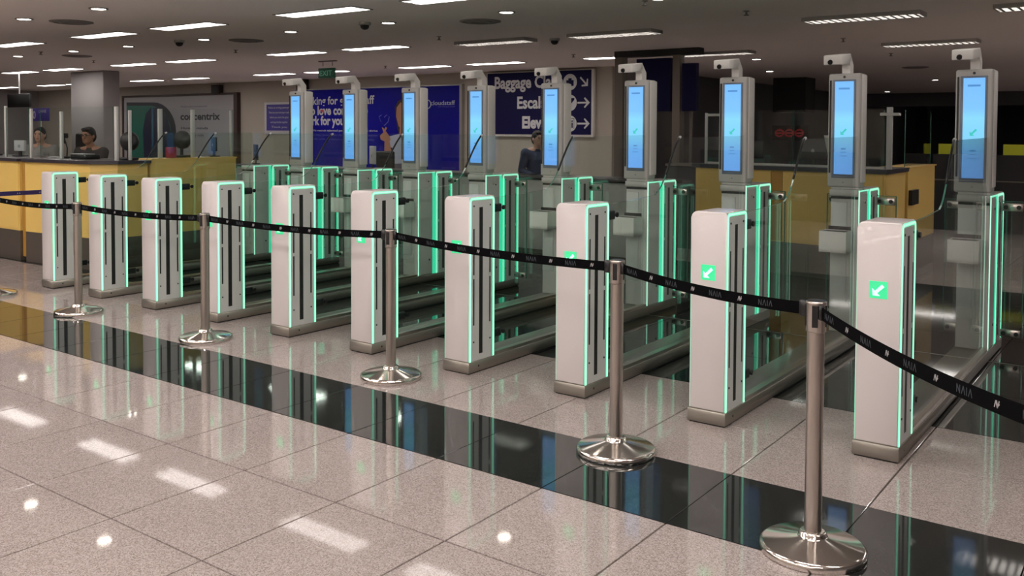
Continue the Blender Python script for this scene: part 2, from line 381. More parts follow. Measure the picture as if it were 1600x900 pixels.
def led_strip(side, proud=1.0):
    """inverted U of light along the edge of the lane side; side=+1 right, -1 left"""
    q = MB(); x = -.008 if side > 0 else -W + .008
    y0, y1, z1 = .008 + .0125, D - .004 - .0125, H - (.014 if side > 0 else .046)
    R = .022; path = [(y0, HB + .002), (y0, z1 - R)]
    for k in range(1, 6): a = PI - PI / 2 * k / 5; path.append((y0 + R + R * math.cos(a), z1 - R + R * math.sin(a)))
    for k in range(0, 6): a = PI / 2 - PI / 2 * k / 5; path.append((y1 - R + R * math.cos(a), z1 - R + R * math.sin(a)))
    path.append((y1, HB + .002))
    cen = Vector(((y0 + y1) / 2, 0))
    def ribbon(wd, t, m, off):
        n = len(path); out = []
        for i, (y, z) in enumerate(path):
            a = path[max(i - 1, 0)]; b = path[min(i + 1, n - 1)]; dx, dz = b[0] - a[0], b[1] - a[1]; L = math.hypot(dx, dz)
            nx, nz = -dz / L, dx / L
            out.append(((y + nx * (wd / 2 + off), z + nz * (wd / 2 + off)), (y - nx * (wd / 2 - off), z - nz * (wd / 2 - off))))
        for i in range(n - 1):
            (a0, a1), (b0, b1) = out[i], out[i + 1]
            q.prism([a0, a1, b1, b0], lambda u, v, tt: (x + side * tt, u, v), -.002, t * proud, m)
    ribbon(.018, .004, 'led', 0); ribbon(.008, .0055, 'led_core', 0.001)
    return q
def side_panel(side):
    q = MB(); x = -.008 if side > 0 else -W + .008
    f = lambda u, v, t: (x + side * t, u, v)
    q.prism([(.036, HB + .002), (D - .036, HB + .002), (D - .036, H - .030 - (.03 if side < 0 else 0)), (.036, H - .030 - (.03 if side < 0 else 0))], f, -.003, .003, 'panel'); return q
def slots(side):
    out = []; x = -.008 if side > 0 else -W + .008
    f = lambda u, v, t: (x + side * t, u, v)
    for (y0, y1, z0, z1) in [(.115, .152, .125, 1.118)] + [(ya, ya + .013, a, b) for ya in (.050, .226) for a, b in ((.665, .975), (.325, .638))]:
        q = MB(); q.prism([(y0, z0), (y1, z0), (y1, z1), (y0, z1)], f, 0.001, .0042, 'slot'); out.append(q)
    return out
def bolts(side):
    out = []; x = -.008 if side > 0 else -W + .008
    for y in (.056, .234):
        for z in (1.128 - (.03 if side < 0 else 0), .212): q = MB(); q.cyl((x, y, z), (x + side * .006, y, z), .0062, n=10, m='slot'); out.append(q)
    return out
ARROW = [(-.30, -.34), (.10, -.34), (-.06, -.19), (.34, .19), (.20, .33), (-.18, -.07), (-.34, .08)]
me_cache = {}
def part(name, mb, parent, loc=(0, 0, 0)):
    key = name + str(id(mb)); 
    if key not in me_cache: me_cache[key] = mb.mesh(name)
    o = bpy.data.objects.new(name, me_cache[key]); C.objects.link(o); o.parent = parent; o.location = loc; return o

def glass_profile(t0, t1):
    """low glass rising in a curve to the tall glass; (y, z) outline"""
    top = [(t0, 1.172), (.60, 1.178)]
    P0, P1, P2, P3 = Vector((.88, 1.185)), Vector((1.09, 1.20)), Vector((1.13, 1.42)), Vector((1.31, 1.588))
    for k in range(1, 11):
        t = k / 10; p = P0 * (1 - t) ** 3 + P1 * 3 * t * (1 - t) ** 2 + P2 * 3 * t * t * (1 - t) + P3 * t ** 3; top.append((p.x, p.y))
    top.append((t1, 1.600)); return top
G0, G1 = D - .002, 2.50
GX = -.028
def make_divider():
    t = thing('gate_divider', '', 'gate', (0, 0, 0), 0, 'white gate dividers with green edge lights in a row')
    pr = MB(); pr.box((-W, 0, 0.008), (0, 3.08, HB), 'plinth', 0.003, 1); pr.box((-W + .01, .01, 0), (-.01, 3.07, .01), 'black')
    pr.cyl((-.001, .105, .045), (.0015, .105, .045), .007, n=10, m='slot')
    pr.build('steel_plinth', t)
    rl = MB(); rl.box((GX - .022, D, HB), (GX + .022, 2.50, HB + .022), 'steel'); rl.build('glass_channel', t)
    top = glass_profile(G0, G1)
    g = MB(); th = .005
    n = len(top)
    for sx in (-th, th):
        vs = [(GX + sx, y, z) for y, z in top] + [(GX + sx, y, HB + .01) for y, z in top]
        g.add(vs, [(i, i + 1, n + i + 1, n + i) for i in range(n - 1)], 'glass')
    vs = [(GX - th, y, z) for y, z in top] + [(GX + th, y, z) for y, z in top]
    g.add(vs, [(i, i + 1, n + i + 1, n + i) for i in range(n - 1)], 'glass_edge')
    go = g.build('glass_panel', t)
    es = MB(); es.tube([(GX, y, z + .003) for y, z in top[6:-1]], .0075, 'seal', 8); es.build('edge_seal', go)
    tp = MB(); tp.cyl((GX, 1.305, 1.585), (GX, 1.33, 1.594), .010, n=10, m='signwhite'); tp.build('end_cap', go)
    for z in (1.10, .23):
        cl = MB()
        cl.box((GX - .016, D - .01, z - .028), (GX + .016, D + .085, z + .028), 'seal', .006, 2)
        cl.cyl((GX + .014, D + .10, z), (GX + .024, D + .10, z), .016, n=12, m='black')
        cl.build('glass_clamp', t)
    for nm, yy in (('front_pedestal', 0), ('rear_pedestal', 2.785)):
        p = shell_mesh().build(nm, t, (0, yy, 0))
        for sd in (1, -1):
            led_strip(sd, .08 if (sd < 0 and yy == 0) else 1.0).build('light_strip', p); side_panel(sd).build('side_panel', p); [q.build('sensor_slot', p) for q in slots(sd)]; [q.build('bolt', p) for q in bolts(sd)]
        if yy == 0:
            a = MB(); c = (-.114, .852); hw = .043
            f = lambda u, v, tt: (c[0] + u, .0085 - tt, c[1] + v)
            a.prism([(-hw, -hw), (hw, -hw), (hw, hw), (-hw, hw)], f, 0, .002, 'led_arrow')
            a.prism([(u * hw * 2, v * hw * 2) for u, v in ARROW], f, .002, .004, 'led_white')
            a.build('arrow_light', p)
        else:
            for xs, (ya, yb) in ((-.008, (.002, .048)), (-.008, (.244, .278))):
                a = MB(); a.box((xs - .0035, ya, HB + .004), (xs + .0035, yb, H - .05), 'led_glow'); a.build('strip_glow', p)  # wide glow beside the strips, emitted by added bands
    # cabinet in front of the rear pedestal
    cb = MB(); cb.box((-W + .008, 2.508, HB), (-.008, 2.782, H - .004), 'kiosk', .008, 2); cbo = cb.build('rear_cabinet', t)
    a = MB(); a.box((-W + .012, 2.502, 1.118), (-.012, 2.510, 1.136), 'slot'); a.build('shadow_gap', cbo)
    a = MB(); a.box((-W + .002, 2.494, 1.140), (-.010, 2.512, 1.188), 'kiosk', .004, 1); a.build('top_cap', cbo)
    a = MB(); a.box((-W + .012, 2.503, .30), (-.094, 2.510, 1.09), 'panel', .002, 1); a.build('front_panel', cbo)
    a = MB(); a.box((-.010, 2.545, HB + .01), (-.0055, 2.755, H - .035), 'panel'); a.build('side_panel', cbo)
    a = MB(); a.box((-.011, 2.512, HB + .004), (-.004, 2.524, H - .004), 'led_core'); a.build('light_strip', cbo)
    a = MB(); a.box((-.011, 2.738, HB + .004), (-.0048, 2.780, H - .016), 'led_glow'); a.build('strip_glow', cbo)  # same added glow band on the cabinet side
    a = MB(); a.box((-.011, 2.524, H - .016), (-.004, 2.782, H - .006), 'led'); a.build('light_strip', cbo)
    for yy, zz, rr in ((2.64, 1.095, .012), (2.675, 1.085, .008), (2.69, .24, .010)):
        a = MB(); a.cyl((-.006, yy, zz), (-.0015, yy, zz), rr, n=12, m='kiosk' if rr > .011 else 'slot'); a.build('reader_dot', cbo)
    # glass door leaves across the lanes, just behind the rear pedestal
    for sd, xa, xb, hx in ((1, -.004, .145, (.022, .108)), (-1, -.40, -.224, (-.365, -.27))):
        lf = MB(); lf.box((xa, 3.00, .10), (xb, 3.01, 1.120), 'glass'); lo = lf.build('door_leaf', t)
        ed = MB(); xe = xb if sd > 0 else xa
        ed.box((xe - .003, 2.998, .10), (xe + .003, 3.012, 1.12), 'glass_edge'); ed.box((xa, 2.998, 1.118), (xb, 3.012, 1.123), 'glass_edge')
        ed.build('leaf_edge', lo)
        for z in (1.078, .128):
            hp = MB(); hp.box((min(hx) - .022, 2.996, z - .03), (max(hx) + .03, 3.014, z + .03), 'steel', .004, 1); hp.build('hinge_plate', lo)
            for x in hx: hg = MB(); hg.cyl((x, 2.985, z), (x, 3.025, z), .016, n=12, m='black'); hg.build('hinge_bolt', lo)
    return t
where = ['leftmost, beside the yellow counter', 'second from the left', 'third from the left', 'fourth from the left',
         'fifth from the left', 'fifth from the right', 'fourth from the right', 'third from the right', 'second from the right',
         'nearest and rightmost of the ten']
d0 = make_divider()
for i in range(10):
    x = -(9 - i) * S
    lb = 'white gate divider with green edge lights, ' + where[i]
    if i == 0: d0.location = (x, 0, 0); d0['label'] = lb
    else: dup(d0, (x, 0, 0), lb)

# ------------------------------------------------------------------ kiosks with tall blue screens
def make_kiosk():
    t = thing('passenger_kiosk', '', 'kiosk', (0, 0, 0), 0, 'grey kiosks with tall blue screens, one per lane')
    nk = MB(); nk.box((-.222, 2.512, 1.1865), (-.012, 2.64, 1.207), 'kiosk', .004, 1); nk.build('neck', t)
    tb = MB(); a0, a1, b0, b1, z0, z1 = -.252, -.049, 2.338, 2.501, .716, .876
    tb.box((a0, b0, z0), (a1, b1, z0 + .02), 'kiosk_white')
    for bx in (((a0, b0, z0), (a1, b0 + .014, z1)), ((a0, b1 - .012, z0), (a1, b1, z1)), ((a0, b0 + .014, z0), (a0 + .014, b1 - .012, z1)), ((a1 - .014, b0 + .014, z0), (a1, b1 - .012, z1))): tb.box(bx[0], bx[1], 'kiosk_white')
    B('card_slot', (-.232, 2.4975, .8775), (-.060, 2.5015, .905), 'black', t); to = tb.build('tray_box', t); B('tray_well', (a0 + .014, b0 + .014, z1 - .04), (a1 - .014, b1 - .012, z1 - .004), 'black', to)
    DX, DY = .2999, -.480
    def TB(mb, nm, par):
        for i, (x, y, z) in enumerate(mb.v): mb.v[i] = (x * .93 - .03 + DX, y + DY, 1.205 + (z - 1.192) * .955)
        return mb.build(nm, par)
    tw = MB(); tw.box((-.562, 2.99, 1.192), (-.298, 3.14, 2.115), 'kiosk', .018, 3)
    twr = TB(tw, 'screen_housing', t)
    sd = MB(); sd.box((-.318, 3.02, 1.23), (-.290, 3.145, 2.108), 'kiosk_white', .012, 3); TB(sd, 'side_cover', twr)
    bz = MB(); bz.box((-.525, 2.984, 1.27), (-.335, 2.992, 2.065), 'bezel', .003, 1); TB(bz, 'bezel', twr)
    sq = MB(); sq.box((-.503, 2.980, 1.30), (-.352, 2.985, 2.05), 'screen'); TB(sq, 'screen', twr)
    f = lambda u, v, tt: (-.4275 + u, 2.9795 - tt, 1.0 + v)
    def sym(nm, pts, m): y = MB(); y.prism(pts, f, 0, .0006, m); TB(y, nm, twr)
    sym('screen_heading', [(-.045, .985), (.045, .985), (.045, 1.0), (-.045, 1.0)], 'screen_ink')
    for zz, ww in ((.475, .022), (.445, .03)): sym('screen_text_line', [(-ww, zz), (ww, zz), (ww, zz + .006), (-ww, zz + .006)], 'screen_ink')
    sym('screen_text_line', [(-.02, .50), (.02, .50), (.02, .512), (-.02, .512)], 'screen_ink')
    sym('screen_arrow', [(u * .08, .645 + v * .08) for u, v in ARROW], 'screen_green')
    sl = MB(); sl.box((-.548, 2.984, 1.31), (-.535, 2.992, 2.06), 'slot'); TB(sl, 'sensor_slit', twr)
    sl = MB(); sl.cyl((-.43, 2.992, 2.086), (-.43, 2.983, 2.086), .010, n=12, m='black'); TB(sl, 'top_camera', twr)
    sl = MB(); sl.cyl((-.43, 2.992, 1.235), (-.43, 2.986, 1.235), .006, n=10, m='bezel'); TB(sl, 'lock', twr)
    ar = MB(); X0, X1 = -.471, -.403
    prof = [(3.05, 2.105), (3.13, 2.105), (3.13, 2.19), (3.05, 2.278), (3.02, 2.215), (3.05, 2.18)]
    ar.prism([(a, b) for a, b in prof], lambda u, v, tt: (tt, u, v), X0, X1, 'kiosk_white')
    head = [(X0 - .105, 2.90), (X1 - .02, 2.90), (X1, 2.93), (X1, 3.065), (X0 - .02, 3.055), (X0 - .105, 2.98)]
    bm = bmesh.new()
    lo = [bm.verts.new((u, v, 2.180 + (v - 2.90) * .16)) for u, v in head]; hi = [bm.verts.new((u, v, 2.258 + (v - 2.90) * .13)) for u, v in head]
    bm.faces.new(lo[::-1]); bm.faces.new(hi)
    for i in range(6): bm.faces.new((lo[i], lo[(i + 1) % 6], hi[(i + 1) % 6], hi[i]))
    bmesh.ops.bevel(bm, geom=bm.edges[:], offset=.008, segments=2, profile=.5, affect='EDGES'); bm.verts.index_update()
    ar.add([v.co[:] for v in bm.verts], [[v.index for v in f.verts] for f in bm.faces], 'kiosk_white', True); bm.free()
    am = TB(ar, 'camera_arm', t)
    ln = MB(); ln.cyl((-.520, 2.904, 2.205), (-.520, 2.892, 2.199), .020, n=14, m='black'); TB(ln, 'camera_lens', am)
    return t
kw = ['leftmost of the nine', 'second from the left', 'third from the left', 'fourth from the left',
      'the middle one, covering the direction sign', 'fourth from the right', 'third from the right', 'second from the right', 'nearest and rightmost']
k0 = make_kiosk()
for i in range(9):
    x = -(8 - i) * S; lb = 'kiosk with tall blue screen, ' + kw[i]
    if i == 0: k0.location = (x, 0, 0); k0['label'] = lb
    else: dup(k0, (x, 0, 0), lb)

# ------------------------------------------------------------------ barrier posts and tapes
POSTS = [(-8.282, -.516), (-6.782, -.477), (-5.019, -.417), (-3.097, -.352), (-1.205, -.682), (-.035, -1.185), (.93, -2.30)]
def make_post():
    t = thing('barrier_post', '', 'barrier post', (0, 0, 0), 0, 'steel barrier posts with black belts')
    b = MB(); b.lathe([(0, .0), (.200, .0), (.202, .004), (.202, .022), (.196, .030), (.188, .034), (.06, .062), (.052, .066), (.052, .078), (.042, .084), (0, .084)], (0, 0, 0), 48, 'chrome'); b.build('base', t)
    p = MB(); p.cyl((0, 0, .08), (0, 0, .865), .033, n=28, m='steel', caps=False); p.lathe([(.033, .862), (.038, .866), (.038, .872)], (0, 0, 0), 28, 'steel'); p.build('pole', t)
    h = MB(); h.lathe([(.036, .868), (.0375, .872), (.0375, .968), (.0375, .970), (.039, .972), (.039, .980), (.034, .984), (0, .984)], (0, 0, 0), 28, 'steel')
    hd = h.build('head', t)
    s = MB()
    for a in (0.2, 1.77, 3.34, 4.91):
        c, sn = math.cos(a), math.sin(a)
        def f(u, v, tt, c=c, sn=sn): return (c * (.0345 + tt) - sn * u, sn * (.0345 + tt) + c * u, v)
        s.prism([(-.011, .885), (.011, .885), (.011, .968), (-.011, .968)], f, 0, .006, 'black')
    s.lathe([(.0345, .9845), (0, .986)], (0, 0, 0), 24, 'black'); s.build('belt_slot', hd)
    return t
pl = ['steel belt post with round base, cut off at the left frame edge', 'steel belt post with round base, before the leftmost gate divider', 'steel belt post with round base, before the fourth gate divider from the left',
      'steel belt post with round base, before the sixth gate divider from the left', 'steel belt post with wide base on the black floor band, second largest', 'nearest and largest steel belt post, its base cut by the lower frame edge',
      'steel belt post standing outside the frame at lower right']
p0 = make_post()
for i, (x, y) in enumerate(POSTS):
    if i == 0: p0.location = (x, y, 0); p0['label'] = pl[0]
    else: dup(p0, (x, y, 0), pl[i])

def strokes_N(): return [((0, 0), (0, 1)), ((0, 1), (.62, 0)), ((.62, 0), (.62, 1))]
LET = {'N': (strokes_N(), .62), 'A': ([((0, 0), (.36, 1)), ((.36, 1), (.72, 0))], .72), 'I': ([((0, 0), (0, 1))], 0.02)}
def belt(a, b, label, sag, first=False):
    A = Vector((a[0], a[1], .944)); Bv = Vector((b[0], b[1], .944)); d = (Bv - A); L0 = d.length; d.normalize()
    A = A + d * .034; Bv = Bv - d * .060; L = (Bv - A).length
    nrm = Vector((d.y, -d.x, 0))  # towards the viewer's side (-Y)
    t = thing('barrier_belt', label, 'barrier belt', A, 0, 'black belts strung between the posts')
    def P(u, v, off=0.0):
        s = u / L; z = -sag * 4 * s * (1 - s); p = d * u + nrm * off; return (p.x, p.y, z + v)
    q = MB(); n = 28; hw = .0245
    pos = []
    for off in (-.0008, .0008):
        for k in range(n + 1): pos += [P(L * k / n, -hw, off), P(L * k / n, hw, off)]
    m2 = 2 * (n + 1); fs = []
    for k in range(n):
        fs.append((2 * k, 2 * k + 1, 2 * k + 3, 2 * k + 2)); fs.append((m2 + 2 * k, m2 + 2 * k + 2, m2 + 2 * k + 3, m2 + 2 * k + 1))
        fs.append((2 * k, 2 * k + 2, m2 + 2 * k + 2, m2 + 2 * k)); fs.append((2 * k + 1, m2 + 2 * k + 1, m2 + 2 * k + 3, 2 * k + 3))
    q.add(pos, fs, 'webbing'); q.build('webbing', t)
    # printed words and emblems along the belt, on both faces
    def stroke(qm, u0, v0, u1, v1, wd, m, off):
        du, dv = u1 - u0, v1 - v0; ln = math.hypot(du, dv); nx, nv = -dv / ln * wd / 2, du / ln * wd / 2
        qm.add([P(u0 + nx, v0 + nv, off), P(u0 - nx, v0 - nv, off), P(u1 - nx, v1 - nv, off), P(u1 + nx, v1 + nv, off)], [(0, 1, 2, 3)], m)
    u = .09; k = 0
    while u < L - .10:
        pq = MB()
        if k % 2 == 0:
            h = .024; x = u - .040
            for ch in 'NAIA':
                st, wd = LET[ch]
                for (x0, y0), (x1, y1) in st: stroke(pq, x + x0 * h, -h / 2 + y0 * h, x + x1 * h, -h / 2 + y1 * h, .0034, 'print_dim', .0012)
                x += (wd + .34) * h
            pq.build('printed_word', t)
        else:
            h = .021; x = u - .012
            for (x0, y0, x1, y1) in ((0, .05, .28, .95), (.28, .95, .62, .05), (.42, 1.0, .62, .40), (.62, .05, 1.0, 1.0), (.80, .35, 1.05, .62)):
                stroke(pq, x + x0 * h, -h / 2 + y0 * h, x + x1 * h, -h / 2 + y1 * h, .0040, 'print_lit', .0013)
            pq.build('printed_emblem', t)
        u += .148; k += 1
    e = MB(); p = P(L, 0); p1 = P(L + .028, 0)
    ang = math.atan2(d.y, d.x); 
    cb = MB(); cb.box((-.018, -.011, -.032), (.028, .011, .032), 'black', .003, 1)
    ce = cb.build('belt_clip', t, P(L, 0)); ce.rotation_euler = (0, 0, ang)
    c2 = MB(); c2.box((0, -.009, -.028), (.022, .009, .028), 'black', .003, 1)
    c3 = c2.build('belt_outlet', t, (0, 0, 0)); c3.rotation_euler = (0, 0, ang)
    return t
bl = ['black barrier belt from the left frame edge to the post before the leftmost divider', 'black barrier belt crossing the second and third gate dividers', 'black barrier belt crossing the fourth and fifth gate dividers',
      'black barrier belt crossing the seventh and eighth gate dividers', 'black barrier belt crossing the ninth gate divider to the nearest post', 'black barrier belt from the nearest post down to the right frame edge']
for i in range(6): belt(POSTS[i], POSTS[i + 1], bl[i], .022 if i < 5 else .03)

# purple belt running to the yellow counter on the left
t = thing('barrier_belt', 'purple barrier belt low beside the yellow counter, left of the leftmost divider', 'barrier belt', (-9.55, 0, 0))
q = MB(); q.box((-.0008, -1.15, .875), (.0008, .80, .925), 'purple'); q.build('webbing', t)
q = MB()
for y in (-.35, -.15, .10, .35, .6):
    f = lambda u, v, tt: (.001 + tt, y + u, .90 + v)
    q.prism([(-.035, -.008), (-.020, -.008), (-.027, .010)], f, 0, .0004, 'print_lit'); q.prism([(-.012, -.008), (.004, -.008), (-.004, .010)], f, 0, .0004, 'print_lit')
    q.prism([(.012, -.008), (.035, -.008), (.035, .008), (.012, .008)], f, 0, .0004, 'print_dim')
q.build('printed_marks', t)
dup(p0, (-9.55, -1.19, 0), 'steel belt post holding the purple belt, outside the frame at left')

# ------------------------------------------------------------------ counters and booths
def prismz(q, poly, z0, z1, m): q.prism(poly, lambda u, v, tt: (u, v, tt), z0, z1, m)
# left counter : two desks in line, the right one angled, with a side wing
t = thing('service_counter', 'yellow counter with dark worktop along the left edge of the picture', 'counter', (-13, .9, 0))
def loc(poly, o): return [(x - o[0], y - o[1]) for x, y in poly]
def counter(t, poly, z_y0, z_top, body='yellow', panels=()):
    o = t.location
    q = MB(); prismz(q, loc(poly, o), 0, z_y0, 'kick'); q.build('kickplate', t)
    q = MB(); prismz(q, loc(poly, o), z_y0, z_top, body); q.build('carcass', t)
LC1 = [(-15.0, .80), (-10.50, .80), (-10.50, 1.45), (-15.0, 1.45)]
counter(t, LC1, .37, 1.225)
q = MB(); prismz(q, loc([(-15.0, .76), (-10.48, .76), (-10.48, 1.52), (-15.0, 1.52)], t.location), 1.225, 1.262, 'worktop'); q.build('worktop', t)
for xx in (-13.9, -12.45): B('front_panel', (xx - .70 + 13, .792 - .9, .39), (xx + .70 + 13 - .01, .802 - .9, 1.20), 'yellow', t)
B('front_panel', (-11.73 + 13, .792 - .9, .39), (-10.52 + 13, .802 - .9, 1.20), 'yellow', t)
t2 = thing('service_counter', 'yellow counter with dark worktop behind the three leftmost dividers', 'counter', (-10.1, 1.1, 0))
LC2 = [(-10.36, .80), (-9.05, .90), (-8.85, 1.12), (-8.85, 1.50), (-10.36, 1.45)]
counter(t2, LC2, .37, 1.225)
q = MB(); prismz(q, loc([(-10.38, .76), (-9.03, .86), (-8.80, 1.10), (-8.80, 1.52), (-10.38, 1.52)], t2.location), 1.225, 1.262, 'worktop'); q.build('worktop', t2)
q = MB(); prismz(q, loc([(-10.495, .83), (-10.365, .83), (-10.365, 1.4), (-10.495, 1.4)], t2.location), .05, 1.21, 'yellow_dark'); q.build('filler_panel', t2)
t3 = thing('counter_wing', 'plain yellow side wing of the left counter, behind the third and fourth dividers', 'counter', (-9.0, 2.1, 0))
counter(t3, [(-9.15, 1.54), (-8.85, 1.54), (-8.85, 2.76), (-9.15, 2.76)], .37, 1.26)
B('top_ledge', (-.16, -.55, 1.26), (.16, .67, 1.278), 'yellow', t3)

# left glass booth: panels and posts stand on the counter
def booth(t, segs, z0, z1, posts, m='glass_clear', pw=.03):
    for (xa, ya), (xb, yb) in segs:
        d = Vector((xb - xa, yb - ya, 0)); n = Vector((-d.y, d.x, 0)).normalized() * .004
        q = MB(); vs = [(xa + sx * n.x, ya + sx * n.y, z) for sx in (-1, 1) for z in (z0, z1)] + [(xb + sx * n.x, yb + sx * n.y, z) for sx in (-1, 1) for z in (z0, z1)]
        q.add(vs, [(0, 1, 5, 4), (2, 3, 7, 6)], m); q.add(vs, [(1, 3, 7, 5), (0, 2, 3, 1), (4, 5, 7, 6)], 'glass_edge')
        q.build('glass_pane', t)
    for (x, y, zz, pwx) in posts:
        q = MB(); q.box((x - pwx / 2, y - .015, z0), (x + pwx / 2, y + .015, zz), 'frame_white', .003, 1); q.build('post', t)
tb_ = thing('booth_screen', 'clear glass screen with slim posts on the leftmost yellow counter', 'glass screen', (0, 0, 0))
booth(tb_, [((-11.20, .98), (-10.62, .98)), ((-13.0, .98), (-11.24, .98))], 1.264, 1.90, [(-11.22, .98, 1.92, .03), (-10.60, 1.0, 1.88, .035)])
tb_ = thing('booth_screen', 'clear glass screen on the counter in front of the officer with glasses', 'glass screen', (0, 0, 0))
booth(tb_, [((-10.33, .98), (-8.93, 1.12))], 1.264, 1.89, [(-8.90, 1.14, 1.89, .05), (-9.98, 1.06, 1.84, .05)])
tb_ = thing('booth_screen', 'glass screen with white posts on the yellow side wing, before the framed advertisement', 'glass screen', (0, 0, 0))
booth(tb_, [((-8.88, 1.58), (-8.88, 2.74))], 1.28, 1.89, [])
for y, ww in ((1.70, .055), (2.15, .05), (2.72, .03)):
    q = MB(); q.box((-8.91, y - ww / 2, 1.28), (-8.882, y + ww / 2, 1.875), 'frame_white', .003, 1); q.build('post', tb_)
q = MB(); q.box((-8.91, 1.29, 1.264), (-8.885, 1.325, 1.85), 'frame_white', .003, 1); q.build('post', tb_)

# right counter
t4 = thing('service_counter', 'yellow counter with dark worktop behind the rightmost kiosks', 'counter', (-2.7, 6.1, 0))
RC = [(-3.78, 5.75), (-1.46, 5.42), (-1.46, 6.28), (-3.78, 6.28)]
counter(t4, RC, .37, 1.19)
q = MB(); prismz(q, loc([(-3.82, 5.72), (-1.43, 5.37), (-1.43, 6.32), (-3.82, 6.32)], t4.location), 1.19, 1.235, 'worktop'); q.build('worktop', t4)
def front_strip(f0, f1, z0, z1, m, nm):
    a, b = Vector((-3.78, 5.75)), Vector((-1.46, 5.42)); p, r = a.lerp(b, f0), a.lerp(b, f1); q = MB()
    prismz(q, loc([(p.x, p.y - .012), (r.x, r.y - .012), (r.x, r.y + .002), (p.x, p.y + .002)], t4.location), z0, z1, m); q.build(nm, t4)
front_strip(.01, .435, .39, 1.17, 'yellow', 'front_panel'); front_strip(.50, .99, .39, 1.17, 'yellow', 'front_panel'); front_strip(.437, .498, .38, 1.18, 'yellow_dark', 'filler_panel')
t5 = thing('counter_wing', 'plain yellow side wing at the right end of the far counter', 'counter', (-1.6, 7.0, 0))
counter(t5, [(-1.75, 6.36), (-1.45, 6.36), (-1.45, 7.72), (-1.75, 7.72)], .37, 1.22)
B('top_ledge', (-.17, -.64, 1.22), (.17, .73, 1.235), 'yellow', t5)
B('outlet_box', (.15, -.60, .80), (.19, -.28, .97), 'black', t5)
tb_ = thing('booth_screen', 'clear glass screen with white end post on the right-hand yellow counter', 'glass screen', (0, 0, 0))
booth(tb_, [((-3.66, 5.83), (-2.55, 5.66)), ((-2.53, 5.66), (-1.50, 5.52))], 1.237, 1.88, [(-3.68, 5.83, 1.86, .035), (-1.46, 5.56, 1.90, .06)])
B('cross_bar', (-3.68, 5.81, 1.82), (-3.47, 5.84, 1.85), 'frame_white', tb_); B('cross_bar', (-1.55, 5.51, 1.81), (-1.36, 5.61, 1.84), 'frame_white', tb_)
q = MB(); prismz(q, [(-3.66, 5.82), (-1.50, 5.51), (-1.50, 5.53), (-3.66, 5.84)], 1.237, 1.262, 'frame_white'); q.build('bottom_rail', tb_)
tb_ = thing('booth_screen', 'clear glass screen standing on the far counter\'s side wing', 'glass screen', (0, 0, 0))
booth(tb_, [((-1.50, 6.40), (-1.50, 7.70))], 1.236, 1.89, [])

# long grey desk with black top, far side of the gates
t6 = thing('long_desk', 'long low grey desk with black top behind the gates, below the billboard', 'desk', (-7.95, 5.55, 0))
q = MB(); q.box((-4.2, -.28, .06), (3.90, .26, .985), 'kiosk'); q.build('carcass', t6)
q = MB(); q.box((-4.25, -.32, .985), (3.94, .30, 1.03), 'black', .004, 1); q.build('desktop', t6)
q = MB(); q.box((-4.15, -.24, 0), (3.85, .22, .06), 'kick'); q.build('kickplate', t6)
for k in range(7): B('panel', (-4.16 + k * 1.15, -.292, .10), (-4.16 + k * 1.15 + 1.13, -.28, .96), 'kiosk', t6)

# ------------------------------------------------------------------ things on the counters
def monitor(x, y, z, wd, h, rz, label, back='monitor', loclabel='monitor'):
    t = thing('monitor', label, 'monitor', (x, y, z), rz)
    q = MB(); q.box((-.08, -.06, 0), (.08, .06, .012), 'monitor', .003, 1); q.box((-.02, -.012, .01), (.02, .012, .12), 'monitor'); q.build('stand', t)
    q = MB(); q.box((-wd / 2, -.018, .07), (wd / 2, .018, .07 + h), back, .006, 2); d = q.build('display', t)
    q = MB(); q.cyl((0, -.018, .07 + h * .45), (0, -.022, .07 + h * .45), .022, n=12, m='print_lit'); q.build('badge', d)
    return t
monitor(-12.0, 5.55, 1.03, .42, .27, -.55, 'black monitor seen from behind on the long desk, by the advertisement frame')
monitor(-11.05, 5.55, 1.03, .40, .26, -.55, 'black monitor seen from behind on the long desk, under the blue notice')
monitor(-9.15, 5.55, 1.03, .26, .28, -.5, 'small white screen on the long desk below the billboard', 'paper')
def chair_back(x, y, z, label, m='monitor'):
    t = thing('office_chair', label, 'chair', (x, y, 0))
    q = MB(); q.box((-.20, -.04, z - .55), (.20, .03, z), m, .03, 3); q.build('backrest', t)
    q = MB(); q.box((-.22, -.42, .42), (.22, 0, .50), m, .03, 3); q.build('seat', t)
    q = MB(); q.cyl((0, -.2, .06), (0, -.2, .43), .025, n=12, m='steel'); q.cyl((0, .01, .45), (0, .01, z - .4), .02, n=8, m='steel'); q.build('stem', t)
    q = MB()
    for k in range(5): a = 2 * PI * k / 5; q.box((-.01, -.2 - .01, .03), (.01, -.19, .06), 'black'); q.cyl((0, -.2, .06), (.27 * math.cos(a), -.2 + .27 * math.sin(a), .035), .018, .012, 8, 'black'); q.cyl((.27 * math.cos(a), -.2 + .27 * math.sin(a) - .012, .025), (.27 * math.cos(a), -.2 + .27 * math.sin(a) + .012, .025), .025, n=10, m='black')
    q.build('castor_base', t); return t
chair_back(-9.70, 6.40, 1.28, 'dark office chair behind the long desk, before the billboard')
